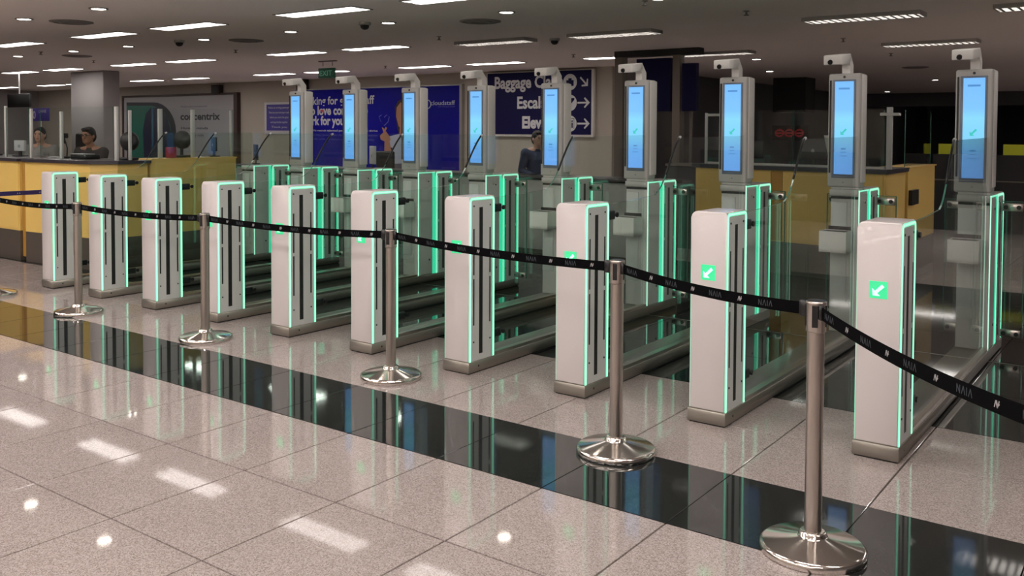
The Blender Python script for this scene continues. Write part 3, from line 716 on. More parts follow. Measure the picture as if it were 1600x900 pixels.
def bust_fan(x, y, z, label):
    t = thing('desk_fan', label, 'fan', (x, y, z))
    q = MB(); q.box((-.09, -.08, 0), (.09, .08, .03), 'monitor', .01, 2); q.cyl((0, 0, .02), (0, 0, .13), .02, n=10, m='monitor'); q.build('stand', t)
    q = MB(); q.lathe([(0, -.02), (.09, -.02), (.115, 0), (.115, .03), (.09, .055), (0, .06)], (0, 0, 0), 24, 'monitor'); o = q.build('grille', t, (0, .02, .22)); o.rotation_euler = (PI / 2, 0, .5)
    q = MB()
    for k in range(5):
        a = 2 * PI * k / 5; q.cyl((.02 * math.cos(a), .02 * math.sin(a), -.03), (.10 * math.cos(a), .10 * math.sin(a), -.024), .006, n=6, m='fixture')
    q.build('guard_wire', o)
    return t
bust_fan(-9.03, 1.37, 1.264, 'round black desk fan at the right end of the left counter')
bust_fan(-9.04, 2.09, 1.279, 'round black desk fan on the yellow side wing, before the advertisement text')
o = B('storage_box', (-.05, -.045, 0), (.05, .045, .13), 'red', bev=.005); o.location = (-8.98, 1.90, 1.279); tag(o, 'small red box on the yellow side wing beside the white post', 'box')
monitor(-9.06, 2.58, 1.279, .20, .18, -.4, 'small dark monitor at the far end of the yellow side wing')
t = thing('paper_tray', 'low black tray with papers on the counter before the officer with glasses', 'tray', (-9.75, 1.24, 1.264))
q = MB(); q.box((-.20, -.09, 0), (.16, .09, .055), 'monitor', .006, 1); q.build('tray', t); q = MB(); q.box((-.24, -.08, .055), (.08, .07, .062), 'paper'); q.build('sheet', t)
t = monitor(-11.35, 1.22, 1.264, .18, .14, .3, 'small white-cased screen on the counter before the older officer', 'paper')
def webcam(x, y, z, label):
    t = thing('document_camera', label, 'camera', (x, y, z))
    q = MB(); q.box((-.05, -.05, 0), (.05, .05, .02), 'monitor', .005, 1); q.build('base', t)
    q = MB(); q.tube([(0, 0, .02), (.01, 0, .12), (-.03, 0, .20), (-.05, -.01, .27)], .008, 'monitor'); q.build('gooseneck', t)
    q = MB(); q.box((-.09, -.04, .25), (-.01, .03, .31), 'monitor', .01, 2); q.build('camera_head', t)
    q = MB(); q.cyl((-.02, -.03, .24), (.02, -.03, .19), .016, n=10, m='monitor'); q.build('lens_hood', t)
webcam(-10.20, 1.24, 1.264, 'black camera on a gooseneck beside the officer with glasses')
webcam(-11.95, 1.2, 1.264, 'black camera on a gooseneck at the leftmost counter')
# things on right booth
monitor(-3.25, 6.20, 1.235, .30, .22, .3, 'small dark monitor inside the right-hand glass booth, at its left end')
monitor(-2.45, 6.12, 1.235, .34, .24, -.2, 'dark monitor inside the right-hand glass booth, near the slanted white panel')
t = thing('slanted_panel', 'narrow white slanted panel standing on the far right counter', 'panel', (-2.18, 5.80, 1.236))
q = MB(); vs = [(-.05, -.01, .36), (.0, -.01, .36), (.07, -.01, 0), (.03, -.01, 0)]; q.add(vs + [(x, .01, z) for x, y, z in vs], [(0, 1, 2, 3), (4, 7, 6, 5), (0, 4, 5, 1), (1, 5, 6, 2), (2, 6, 7, 3), (3, 7, 4, 0)], 'frame_white'); q.build('blade', t)
q = MB(); q.box((.01, -.04, 0), (.10, .04, .012), 'frame_white'); q.build('foot', t)

# ------------------------------------------------------------------ people
def capsule(q, p0, r0, p1, r1, n=12, m='skin'):
    p0, p1 = Vector(p0), Vector(p1)
    for p, r in ((p0, r0), (p1, r1)):
        prof = [(r * math.sin(PI * k / 8), -r * math.cos(PI * k / 8)) for k in range(9)]; prof[0] = (1e-4, -r); prof[-1] = (1e-4, r)
        q.lathe(prof, p, n, m)
    q.cyl(p0, p1, r0, r1, n, m)
def ellip(q, c, r, m='skin', n=16):
    prof = [(math.sin(PI * k / 12), -math.cos(PI * k / 12)) for k in range(13)]; prof[0] = (1e-4, -1); prof[-1] = (1e-4, 1)
    vs0 = len(q.v); q.lathe(prof, (0, 0, 0), n, m)
    for i in range(vs0, len(q.v)): x, y, z = q.v[i]; q.v[i] = (c[0] + x * r[0], c[1] + y * r[1], c[2] + z * r[2])
def remesh(o, vox, smooth=2):
    m = o.modifiers.new('r', 'REMESH'); m.mode = 'VOXEL'; m.voxel_size = vox; m.use_smooth_shade = True
    if smooth: s = o.modifiers.new('s', 'SMOOTH'); s.iterations = smooth; s.factor = .5
def make_hand(q, wrist, d, side, palm_n):
    d = Vector(d).normalized(); pn = Vector(palm_n); pn = (pn - d * pn.dot(d)).normalized(); sd = d.cross(pn) * side
    w = Vector(wrist); base = w + d * .075
    for k in range(5): capsule(q, w + sd * (-.018 + .009 * k), .011, base + sd * (-.030 + .015 * k), .0115, 8)
    for k, L in enumerate((.062, .072, .067, .052)):
        b = base + sd * (.030 - .020 * k); c = b + d * L * .5 + pn * .006; e = c + (d * .75 + pn * .6).normalized() * L * .5
        capsule(q, b, .0088, c, .0082, 8); capsule(q, c, .0082, e, .0070, 8)
    b = w + d * .02 + sd * .022; c = b + (d * .6 + sd * .75).normalized() * .035; e = c + (d * .9 + sd * .2 + pn * .3).normalized() * .032
    capsule(q, b, .012, c, .0105, 8); capsule(q, c, .0105, e, .0085, 8)
def person(loc, rz, label, J, mats, hair_len=0, glasses=False, hgt=1.66):
    t = thing('person', label, 'person', loc, rz)
    q = MB()
    hc = Vector(J['head'])
    ellip(q, hc, (.074, .092, .112)); ellip(q, hc + Vector((0, -.020, -.055)), (.055, .068, .06))
    q.add([], [], 'skin')
    ellip(q, hc + Vector((0, -.094, -.018)), (.014, .018, .024)); ellip(q, hc + Vector((0, -.088, .004)), (.009, .012, .03))
    for s in (-1, 1): ellip(q, hc + Vector((s * .076, .008, -.008)), (.011, .018, .030))
    capsule(q, hc + Vector((0, .012, -.07)), .050, J['neck'], .056)
    capsule(q, J['neck'], .06, J['chest'], .115)
    for s in (0, 1):
        sh, el, wr = J['arm'][s]
        capsule(q, J['neck'], .05, sh, .055); capsule(q, J['chest'], .11, sh, .06)
        capsule(q, sh, .052, el, .038); capsule(q, el, .038, wr, .026)
        d = Vector(wr) - Vector(el); d.normalize(); make_hand(q, Vector(wr) + d * .004, d, J.get('hs', (1, -1))[s], (0, -.2, -1) if abs(d.z) < .7 else (0, -1, 0))
        hp, kn, an = J['leg'][s]
        capsule(q, J['pelvis'], .115, hp, .085); capsule(q, hp, .085, kn, .055); capsule(q, kn, .055, an, .038)
        fd = Vector(J.get('toe', [(0, -1, 0)] * 2)[s]); capsule(q, Vector(an) + Vector((0, 0, -.035)), .035, Vector(an) + fd * .16 + Vector((0, 0, -.05)), .025)
    capsule(q, J['chest'], .13, J['pelvis'], .115)
    for k in range(len(q.m)): q.m[k] = 0
    q.mats = [mats['skin']]
    body = q.build('body', t); remesh(body, .0065, 2)
    # garments
    c = MB()
    capsule(c, J['neck'] - Vector((0, 0, .015)), .068, J['chest'], .135); capsule(c, J['chest'], .145, J['pelvis'] + Vector((0, 0, .02)), .132)
    for s in (0, 1):
        sh, el, wr = J['arm'][s]; capsule(c, J['chest'], .125, sh, .072); capsule(c, sh, .068, el, .054); capsule(c, el, .054, Vector(el).lerp(Vector(wr), .93), .040)
    c.m = [0] * len(c.m); c.mats = [mats['top']]; o = c.build('jacket', t); remesh(o, .010, 3)
    c = MB()
    for s in (0, 1):
        hp, kn, an = J['leg'][s]; capsule(c, J['pelvis'], .128, hp, .100); capsule(c, hp, .098, kn, .070); capsule(c, kn, .070, Vector(an) + Vector((0, 0, .02)), .052)
    c.m = [0] * len(c.m); c.mats = [mats['legs']]; o = c.build('trousers', t); remesh(o, .012, 3)
    for s in (0, 1):
        an = Vector(J['leg'][s][2]); fd = Vector(J.get('toe', [(0, -1, 0)] * 2)[s])
        c = MB(); capsule(c, an + Vector((0, 0, -.030)) - fd * .02, .045, an + fd * .17 + Vector((0, 0, -.045)), .032); c.box((an.x - .045, an.y - .045, an.z - .082), (an.x + .045, an.y + .045, an.z - .05), 'shoe')
        c.m = [0] * len(c.m); c.mats = ['shoe']; o = c.build('shoe', t); remesh(o, .008, 2)
    # hair: cap over the skull
    c = MB(); ellip(c, hc + Vector((0, .016, .034)), (.083, .096, .093)); ellip(c, hc + Vector((0, .045, -.01)), (.080, .070, .085))
    if hair_len: ellip(c, hc + Vector((0, -.055, .085)), (.06, .045, .028))
    c.m = [0] * len(c.m); c.mats = [mats['hair']]; o = c.build('hair', t); remesh(o, .007, 1)
    f = MB()
    for s in (-1, 1):
        ellip(f, hc + Vector((s * .030, -.083, .006)), (.011, .006, .006), 'eye', 10); f.box(tuple(hc + Vector((s * .030 - .016, -.093, .022))), tuple(hc + Vector((s * .030 + .016, -.084, .028))), 'hair')
    f.build('eyes', t)
    f = MB(); ellip(f, hc + Vector((0, -.086, -.058)), (.022, .008, .007), 'lip', 12); f.build('mouth', t)
    if glasses:
        g = MB()
        for s in (-1, 1):
            cx = s * .031; pts = [hc + Vector((cx + .025 * math.cos(a), -.100, .004 + .017 * math.sin(a))) for a in [2 * PI * k / 14 for k in range(15)]]
            g.tube(pts, .003, 'black', 6); g.tube([hc + Vector((s * .056, -.098, .008)), hc + Vector((s * .082, -.02, .010)), hc + Vector((s * .080, .02, .004))], .0025, 'black', 6)
        g.tube([hc + Vector((-.006, -.102, .008)), hc + Vector((.006, -.102, .008))], .003, 'black', 6); g.build('glasses', t)
    return t
V = Vector
# walking man behind the long desk (local frame: faces -Y)
walk = dict(head=V((0, -.05, 1.515)), neck=V((0, 0, 1.36)), chest=V((0, .0, 1.22)), pelvis=V((0, .0, .88)),
            arm=[(V((-.18, .0, 1.31)), V((-.22, .04, 1.06)), V((-.13, -.19, .98))), (V((.18, .0, 1.31)), V((.22, .06, 1.05)), V((.12, -.17, .99)))],
            leg=[(V((-.085, 0, .84)), V((-.09, -.16, .47)), V((-.09, -.20, .09))), (V((.085, 0, .84)), V((.09, .05, .47)), V((.09, .28, .10)))])
t = person((-6.46, 6.15, 0), 1.15, 'dark-haired person in a navy denim jacket walking past below the direction sign', walk, dict(skin='skin2', top='denim', legs='trouser', hair='hair'), 1)
bg = MB(); bg.box((-.12, .13, .72), (.12, .24, 1.02), 'trouser', .03, 3); bg.build('waist_bag', t)
stand = dict(head=V((0, -.06, 1.535)), neck=V((0, 0, 1.37)), chest=V((0, .0, 1.22)), pelvis=V((0, .0, .89)),
             arm=[(V((-.185, .0, 1.32)), V((-.22, -.10, 1.08)), V((-.10, -.28, 1.16))), (V((.185, .0, 1.32)), V((.22, -.10, 1.08)), V((.12, -.28, 1.16)))],
             leg=[(V((-.09, 0, .85)), V((-.10, -.02, .47)), V((-.10, 0, .09))), (V((.09, 0, .85)), V((.10, -.02, .47)), V((.10, 0, .09)))])
person((-10.72, 1.85, 0), .40, 'officer with dark hair and glasses in a dark jacket, looking down behind the counter', stand, dict(skin='skin', top='uniform', legs='trouser', hair='hair'), 1, True)
person((-12.85, 2.25, 0), .75, 'officer in a grey shirt facing forward behind the leftmost glass screen', stand, dict(skin='skin2', top='shirt', legs='trouser', hair='hair'))
# dark high-backed seat beside the second officer
chair_back(-12.30, 2.62, 1.56, 'dark high-backed chair to the right of the officer in the grey shirt')

# ------------------------------------------------------------------ signs and pictures on the back wall
YW = YB
# direction sign
t = thing('direction_sign', 'large navy wall sign reading Baggage Claim, Escalator and Elevator with arrows', 'sign', (-10.08, YW, 0))
sx0, sx1, sz0, sz1 = -11.42 + 10.08, -8.745 + 10.08, 1.55, 2.88
q = MB(); q.box((sx0 - .05, -.10, sz0 - .05), (sx1 + .05, 0, sz1 + .02), 'kiosk_white', .005, 1); q.build('sign_frame', t)
B('sign_face', (sx0, -.115, sz0), (sx1, -.10, sz1), 'navy', t)
sw = sx1 - sx0
fx = lambda f: sx0 + f * sw
q = MB(); yy = -.117
wtext(q, 'Baggage Claim', fx(.075), fx(.745), 2.55, .25, yy, 'signwhite', .03)
wtext(q, 'Escalator', fx(.305), fx(.745), 2.11, .25, yy, 'signwhite', .03)
wtext(q, 'Elevator', fx(.355), fx(.745), 1.69, .24, yy, 'signwhite', .045)

q = MB()
def disc(q, cx, cz, r, m, y, n=28): q.add([(cx + r * math.cos(2 * PI * k / n), y, cz + r * math.sin(2 * PI * k / n)) for k in range(n)], [tuple(range(n))], m)
for k, cz in enumerate((2.64, 2.21, 1.78)):
    q = MB()
    disc(q, fx(.81), cz, .17, 'signwhite', yy)
    rr = lambda x0, x1, z0, z1, m='navy': q.add([(fx(.81) + x0, yy - .001, cz + z0), (fx(.81) + x1, yy - .001, cz + z0), (fx(.81) + x1, yy - .001, cz + z1), (fx(.81) + x0, yy - .001, cz + z1)], [(0, 1, 2, 3)], m)
    if k == 0: rr(-.09, .09, -.08, .04); rr(-.04, .04, .04, .08)
    elif k == 1:
        q.add([(fx(.81) + a, yy - .001, cz + b) for a, b in ((-.12, -.09), (-.04, -.09), (.11, .06), (.11, .10), (.04, .10), (-.10, -.05))], [(0, 1, 2, 3, 4, 5)], 'navy')
    else:
        for a in (-.075, -.015, .045): rr(a, a + .03, -.09, .02); disc(q, fx(.81) + a + .015, cz + .05, .018, 'navy', yy - .001, 10)
        rr(-.11, -.10, -.11, .11); rr(.10, .11, -.11, .11); rr(-.10, .10, .10, .11)
    q.build('pictogram', t)

q = MB()
def arrow(cx, cz, ang, L=.15):
    pts = [(-L, -.018), (L * .45, -.018), (L * .05, -.09), (L * .22, -.11), (L, 0), (L * .22, .11), (L * .05, .09), (L * .45, .018), (-L, .018)]
    c, s = math.cos(ang), math.sin(ang); q = MB(); q.add([(cx + u * c - v * s, yy, cz + u * s + v * c) for u, v in pts], [tuple(range(9))], 'signwhite'); q.build('direction_arrow', t)
arrow(fx(.938), 2.64, -PI / 4, .13); arrow(fx(.935), 2.21, 0); arrow(fx(.935), 1.78, 0)


# wide blue billboard
t = thing('billboard', 'wide royal blue billboard with white headline and a woman\'s photo', 'billboard', (-15, YW, 0))
bx0, bx1, bz0, bz1 = -17.85 + 15, -12.24 + 15, .62, 2.65
q = MB(); q.box((bx0, -.08, bz0), (bx1, 0, bz1), 'blue'); q.build('panel', t)
q = MB(); q.box((bx1, -.10, bz0), (bx1 + .07, 0, bz1 + .03), 'fixture'); q.box((bx0, -.10, bz1), (bx1, 0, bz1 + .03), 'fixture'); q.build('frame', t)
q = MB(); yy = -.082
# layout grid of the wall prints: column u, row v -> metres on the flat back wall
def wx(u): return 16.10920 + (-24178.448677 + 13.01618775 * u) / (684.996016 + 0.59233189 * u)
def wz(u, v): return 1.63710 + (3226.868758 + 0.07265498 * u + -16.14544229 * v) / (689.846986 + 0.59233189 * u + -0.02553142 * v)
wtext(q, 'Looking for great staff', wx(470), wx(585), wz(520, 163), .20, yy, 'signwhite', .02)
wtext(q, 'who love coming to', wx(470), wx(575), wz(520, 179), .22, yy, 'signwhite', .035)
wtext(q, 'work for you?', wx(472), wx(542), wz(520, 195), .22, yy, 'signwhite', .035)
wtext(q, 'We recruit talented people and help them thrive', wx(487), wx(590), wz(540, 205.5), .05, yy, 'signwhite', .01)
wtext(q, 'so that your team can grow with confidence', wx(487), wx(590), wz(540, 212.5), .045, yy, 'poster_line', .01)
wtext(q, 'Talk with us about your next hire today', wx(487), wx(585), wz(540, 219), .045, yy, 'poster_line', .01)
wtext(q, 'cloudstaff', wx(673), wx(711), wz(690, 164), .10, yy, 'poster_shirt', .01)
wtext(q, 'work with great people', wx(684), wx(711), wz(690, 167.5), .03, yy, 'poster_line', 0)
wtext(q, 'join our team', wx(690), wx(712), wz(690, 263), .04, yy, 'poster_line', 0)

q = MB()
def pp(pts, m, dy=0.0): q.add([(wx(a), yy - dy, wz(a, b)) for a, b in pts], [tuple(range(len(pts)))], m)
for cx_, cy_, r_ in ((666, 163, 8),):
    n = 20; q.add([(wx(cx_ + (r_ if k % 2 == 0 else r_ - 1.4) * math.cos(PI * (k // 2) / n * 2)), yy, wz(cx_, cy_ + (r_ if k % 2 == 0 else r_ - 1.4) * math.sin(PI * (k // 2) / n * 2))) for k in range(2 * n)], [(2 * i, 2 * i + 1, (2 * i + 3) % (2 * n), (2 * i + 2) % (2 * n)) for i in range(n)], 'poster_shirt')
q.build('round_emblem', t)
q = MB()
pp([(617, 168), (622, 158), (632, 153), (643, 154), (650, 163), (651, 200), (648, 215), (624, 213), (620, 195)], 'poster_hair', .001)
pp([(620, 168), (626, 160), (635, 161), (639, 178), (636, 196), (629, 204), (623, 197), (619, 182)], 'poster_skin', .002)
pp([(625, 198), (634, 204), (635, 214), (624, 214)], 'poster_skin', .002)
pp([(604, 214), (625, 209), (640, 212), (662, 220), (664, 254), (613, 256), (614, 232), (608, 228)], 'poster_shirt', .0015)
pp([(601, 222), (609, 220), (615, 254), (604, 268), (600, 262)], 'poster_skin', .003)
pp([(594, 212), (599, 207), (603, 205), (609, 213), (611, 219), (603, 222), (595, 218)], 'poster_skin', .004)
pp([(597, 199), (599.5, 200), (602, 207), (600, 209)], 'poster_skin', .004); pp([(603, 198), (600, 203), (602, 206), (605, 200)], 'poster_skin', .0045)
pp([(612, 256), (664, 254), (664, 269), (612, 269)], 'poster_dark', .002)
pp([(628, 182), (634, 182), (634, 183), (628, 183)], 'poster_hair', .004); pp([(628, 192), (634, 191.5), (632, 194), (629, 194)], 'poster_red', .004)
q.build('printed_portrait', t)
q = MB()
for (a, b) in (((592, 182), (595, 190)), ((595, 190), (600, 196)), ((600, 196), (606, 190)), ((606, 190), (608, 182)), ((608, 182), (604, 179)), ((604, 179), (600, 183)), ((600, 183), (596, 179)), ((596, 179), (592, 182))):
    pp([a, (a[0] + .8, a[1] + .8), (b[0] + .8, b[1] + .8), b], 'poster_line', .001)
for (cx_, cy_) in ((503.5, 173.5),):
    pp([(cx_ - 2.8, cy_ - 1), (cx_ - 1.4, cy_ - 2.8), (cx_, cy_ - 1.5), (cx_ + 1.4, cy_ - 2.8), (cx_ + 2.8, cy_ - 1), (cx_, cy_ + 3)], 'poster_red', .004)
q.build('heart_outline', t)

# framed advertisement on the left
t = thing('advertisement', 'grey framed advertisement with a green and navy rounded shape', 'advertisement', (-23.1, YW, 0))
ax0, ax1, az0, az1 = -25.97 + 23.1, -20.40 + 23.1, .60, 2.60
q = MB(); q.box((ax0 - .05, -.12, az1), (ax1 + .16, 0, az1 + .06), 'brown'); q.box((ax1, -.12, az0 - .05), (ax1 + .16, 0, az1), 'brown'); q.box((ax0 - .05, -.12, az0 - .05), (ax0, 0, az1), 'brown'); q.box((ax0, -.12, az0 - .05), (ax1, 0, az0), 'brown'); q.build('frame', t)
B('sheet', (ax0, -.08, az0), (ax1, 0, az1), 'adgrey', t)
q = MB()
def wx2(px): return wx(px) - 15 + 23.1
def rounded(a, b, c, d, m, dy):  # left, right, top, bottom px with a round right shoulder
    pts = [(a, d), (a, c)]
    for k in range(9): th = PI / 2 * k / 8; pts.append((b - 34 + 34 * math.sin(th), c + 46 - 46 * math.cos(th)))
    pts.append((b, d)); q.add([(wx2(u), -.081 - dy, wz(u, v)) for u, v in pts], [tuple(range(len(pts)))], m)
rounded(198, 275, 160, 252, 'adblack', 0); rounded(198, 268, 165, 252, 'adgreen', .001)
q.add([(wx2(u), -.083, wz(u, v)) for u, v in [(225, 252), (223, 205), (228, 178), (236, 168), (250, 168), (262, 185), (268, 210), (270, 252)]], [tuple(range(8))], 'adnavy')
q.build('printed_shape', t)
q = MB()
wtext(q, 'concentrix', wx2(282), wx2(344), wz(310, 187), .20, -.081, 'adblack', .03)
wtext(q, 'Proud to be a workplace for', wx2(283), wx2(324), wz(310, 167.5), .05, -.081, 'adblack', .0)
wtext(q, 'Human minds', wx2(283), wx2(325), wz(310, 202), .07, -.081, 'adnavy', .02)
wtext(q, 'Technology skills', wx2(283), wx2(318), wz(310, 213), .07, -.081, 'adnavy', .0)
wtext(q, 'together', wx2(283), wx2(300), wz(310, 222), .06, -.081, 'adnavy', .0)

# notice board with white frame
t = thing('notice', 'blue notice with white frame and small white text, left of the billboard', 'notice', (-18.66, YW, 0))
q = MB(); q.box((-.52, -.03, 1.50), (.70, 0, 2.36), 'signwhite', .004, 1); q.build('frame', t)
B('sheet', (-.42, -.036, 1.60), (.64, -.03, 2.30), 'notice', t)
q = MB()
for k, s in enumerate(('Notice to arriving passengers', 'Please have your travel papers ready', 'before you reach the gates', 'and keep families together', 'Thank you')):
    wtext(q, s, -.34 + .03 * k, .54 - .03 * k, 2.19 - k * .13, .055, -.037, 'signwhite', .0)

# dark loudspeakers on the wall
for xc, hw, z0_, z1_, lb in ((-21.158, 0.177, 2.628, 2.882, 'small dark wall speaker above the framed advertisement'), (-17.539, 0.162, 2.657, 2.974, 'small dark wall speaker above the left end of the billboard')):
    t = thing('wall_speaker', lb, 'speaker', (xc, YW, 0))
    q = MB(); q.box((-hw, -.18, z0_), (hw, -.03, z1_), 'speaker', .01, 2); cab = q.build('cabinet', t)
    B('bracket', (-.05, -.035, z0_ + .1), (.05, 0, z1_ - .1), 'speaker', t); B('grille', (-hw + .03, -.186, z0_ + .03), (hw - .03, -.18, z1_ - .03), 'black', cab)
# hanging exit sign
t = thing('exit_sign', 'small green exit sign hanging from the ceiling above the second kiosk', 'exit sign', (-12.08, 7.3, ZC))
q = MB(); q.box((-.24, -.03, -.02), (.22, .03, 0), 'grille'); q.cyl((-.14, 0, -.10), (-.14, 0, -.01), .008, n=8, m='fixture'); q.cyl((.12, 0, -.10), (.12, 0, -.01), .008, n=8, m='fixture'); q.build('hanger', t)
q = MB(); q.box((-.24, -.03, -.33), (.18, .03, -.14), 'exit', .004, 1); q.build('sign_box', t)
q = MB(); wtext(q, 'EXIT', -.20, .14, -.285, .10, -.031, 'exit_ink', .01)
# left end: television, dark panels
t = thing('television', 'dark television hung high at the far left end of the hall', 'television', (-21.35, 6.0, 0))
q = MB(); q.box((-.55, -.03, 2.13), (.52, .03, 2.45), 'monitor', .01, 2); q.build('screen', t); q = MB(); q.cyl((0, 0, 2.44), (0, 0, ZC), .02, n=8, m='fixture'); q.build('ceiling_pole', t)
t = thing('lane_sign', 'small violet sign with white number above the officer in the grey shirt', 'sign', (-14.75, 3.2, 0))
q = MB(); q.box((-.30, -.01, 1.76), (.28, .01, 1.98), 'notice', .003, 1); q.build('sign_face', t)
q = MB(); wtext(q, '0', -.26, -.16, 1.80, .13, -.012, 'signwhite', .01); wtext(q, 'LANE', -.05, .20, 1.90, .05, -.012, 'signwhite', .0); 
q = MB(); q.cyl((-.05, .02, 1.0), (-.05, .02, 1.98), .012, n=8, m='frame_white'); q.cyl((-.05, .02, 0), (-.05, .02, 1.0), .012, n=8, m='frame_white'); q.cyl((-.05, .02, 0), (-.05, .02, .02), .15, n=20, m='frame_white'); q.build('pole', t)

# ------------------------------------------------------------------ the dark passage on the right
t = thing('doorway_frame', 'dark doorway frame with two navy overhead panels beyond the long desk', 'doorway', (-6.0, 8.6, 0))
B('post', (.50, -.06, 0), (.63, .10, 2.84), 'kick', t)
B('lintel', (-.55, -.08, 2.84), (.95, .12, ZC), 'darker', t)
B('overhead_panel', (-.15, -.05, 1.95), (.46, .05, 2.80), 'navy', t)
B('overhead_panel', (.66, -.05, 1.95), (.90, .05, 2.70), 'navy', t)
B('post', (-.55, -.06, 0), (-.40, .10, 2.84), 'kick', t)
t = thing('glass_door', 'dark framed glass door leaf in the passage behind the doorway frame', 'door', (-5.95, 9.3, 0))
B('glass_pane', (-.45, -.006, .1), (.40, .006, 2.0), 'glass_clear', t)
for a in ((-.49, -.45), (.40, .44)): B('stile', (a[0], -.02, 0), (a[1], .02, 2.05), 'kick', t)
B('rail', (-.45, -.02, 2.0), (.40, .02, 2.05), 'kick', t); B('rail', (-.45, -.02, .0), (.40, .02, .10), 'kick', t)
t = thing('service_cabinet', 'dark grey cabinet beside the doorway, left of the right-hand counter', 'cabinet', (-4.35, 7.2, 0))
B('body', (-.45, -.2, 0), (.30, .2, 1.15), 'darker', t, .01); B('top', (-.47, -.22, 1.15), (.32, .22, 1.18), 'kick', t)
t = thing('low_partition', 'long black partition far back at the right edge of the picture', 'partition', (-.3, 12.0, 0))
B('panel', (-2.05, -.05, 0), (3.2, .05, 1.27), 'darker', t); B('rail', (-2.05, -.075, .83), (3.2, -.05, .85), 'kick', t)
o = B('lit_sign', (-.11, -.03, 0), (.13, .03, .17), 'yellow_sign'); o.location = (-2.16, 12.0, 1.271); tag(o, 'dim yellow lit sign on the black partition, left of the rightmost kiosk', 'sign')
o = B('lit_sign', (-.3, -.03, 0), (.5, .03, .17), 'yellow_sign'); o.location = (-1.00, 12.0, 1.271); tag(o, 'wider dim yellow lit sign on the black partition at the right frame edge', 'sign')
t = thing('neon_sign', 'dim red three-character lit sign seen through the right-hand booth', 'sign', (-6.85, 17.0, 0))
for k in range(3):
    q = MB(); pts = [(.10 * math.cos(2 * PI * a / 12) + k * .24, 0, 1.60 + .08 * math.sin(2 * PI * a / 12)) for a in range(13)]; q.tube(pts, .02, 'neon', 6)
    q.tube([(k * .24 - .08, 0, 1.60), (k * .24 + .08, 0, 1.60)], .018, 'neon', 6); q.build('lit_character', t)
B('backing_board', (-.2, .03, 1.42), (.70, .06, 1.78), 'darker', t)
B('post', (.20, .03, 0), (.28, .06, 1.42), 'darker', t)
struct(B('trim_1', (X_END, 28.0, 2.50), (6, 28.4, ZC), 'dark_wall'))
struct(B('trim_2', (-7.1, 17.2, 2.1), (-6.3, 17.9, ZC), 'darker'))

# ------------------------------------------------------------------ ceiling: lights, vents, sprinklers
def troffer(louvre):
    t = thing('ceiling_light', '', 'ceiling light', (0, 0, 0), 0, 'long fluorescent ceiling lights')
    L, Wd = .62, .145; dp = .010 if not louvre else .045
    q = MB(); fr = .018
    for a, b in (((-L - fr, -Wd - fr), (L + fr, -Wd)), ((-L - fr, Wd), (L + fr, Wd + fr)), ((-L - fr, -Wd), (-L, Wd)), ((L, -Wd), (L + fr, Wd))): q.box((a[0], a[1], -dp), (b[0], b[1], 0), 'fixture')
    q.build('frame', t)
    if louvre:
        q = MB(); q.box((-L, -Wd, -.006), (L, Wd, -.001), 'tube2'); q.build('diffuser', t)
        q = MB()
        for k in range(15): x = -L + (k + .5) * 2 * L / 15; q.box((x - .013, -Wd, -.044), (x + .013, Wd, -.008), 'fixture')
        [q.box((-L, yb - .004, -.044), (L, yb + .004, -.008), 'fixture') for yb in (-.085, -.03, .03, .085)]; q.build('louvre_blades', t)
    else:
        for s in (-1, 1):
            q = MB(); q.box((-L, s * .077 - .068, -.008), (L, s * .077 + .068, -.001), 'tube'); q.build('diffuser', t)
        q = MB(); q.box((-L, -.009, -.010), (L, .009, -.001), 'fixture'); q.build('centre_bar', t)
    return t
R1 = [1.72, -.25, -2.22, -4.71, -6.67, -9.17, -11.13, -13.65, -15.6]  # rightmost three are out of view, added to light the right side
R2 = [-9.38, -11.26, -14.3, -16.24, -19.02, -20.95]
R3 = [-7.09, -9.8, -11.64, -14.6, -16.4, -19.7, -21.7, -25.1, -26.8, -29.6]
R2L = [.11, -1.86, -5.06, -7.04]; R3L = [3.6, 1.6, -1.92, -5.23]  # first two of R3L are out of view, added to brighten the far floor
R0 = [1.72, -.25, -2.22, -4.71, -6.67, -9.17, -11.13, -13.65]  # unseen fill rows that light the floor and the pedestal fronts
fl, fp = troffer(True), troffer(False)
used = set()
def place_light(x, y, louvre, lb):
    src = fl if louvre else fp
    if src not in used: used.add(src); o = src; o.location = (x, y, ZC)
    else: o = dup(src, (x, y, ZC))
    o['label'] = lb
def nth(k): return ['first', 'second', 'third', 'fourth', 'fifth', 'sixth', 'seventh', 'eighth', 'ninth', 'tenth'][k]
fn = troffer(False)
for c in fn.children:
    if c.name.startswith('diffuser'): c.data.materials[0] = M['tube1']
ft = troffer(False)  # off-frame fill lights, added to brighten gates, far floor and deep hall
for c in ft.children:
    if c.name.startswith('diffuser'): c.data.materials[0] = M['tube_fill']
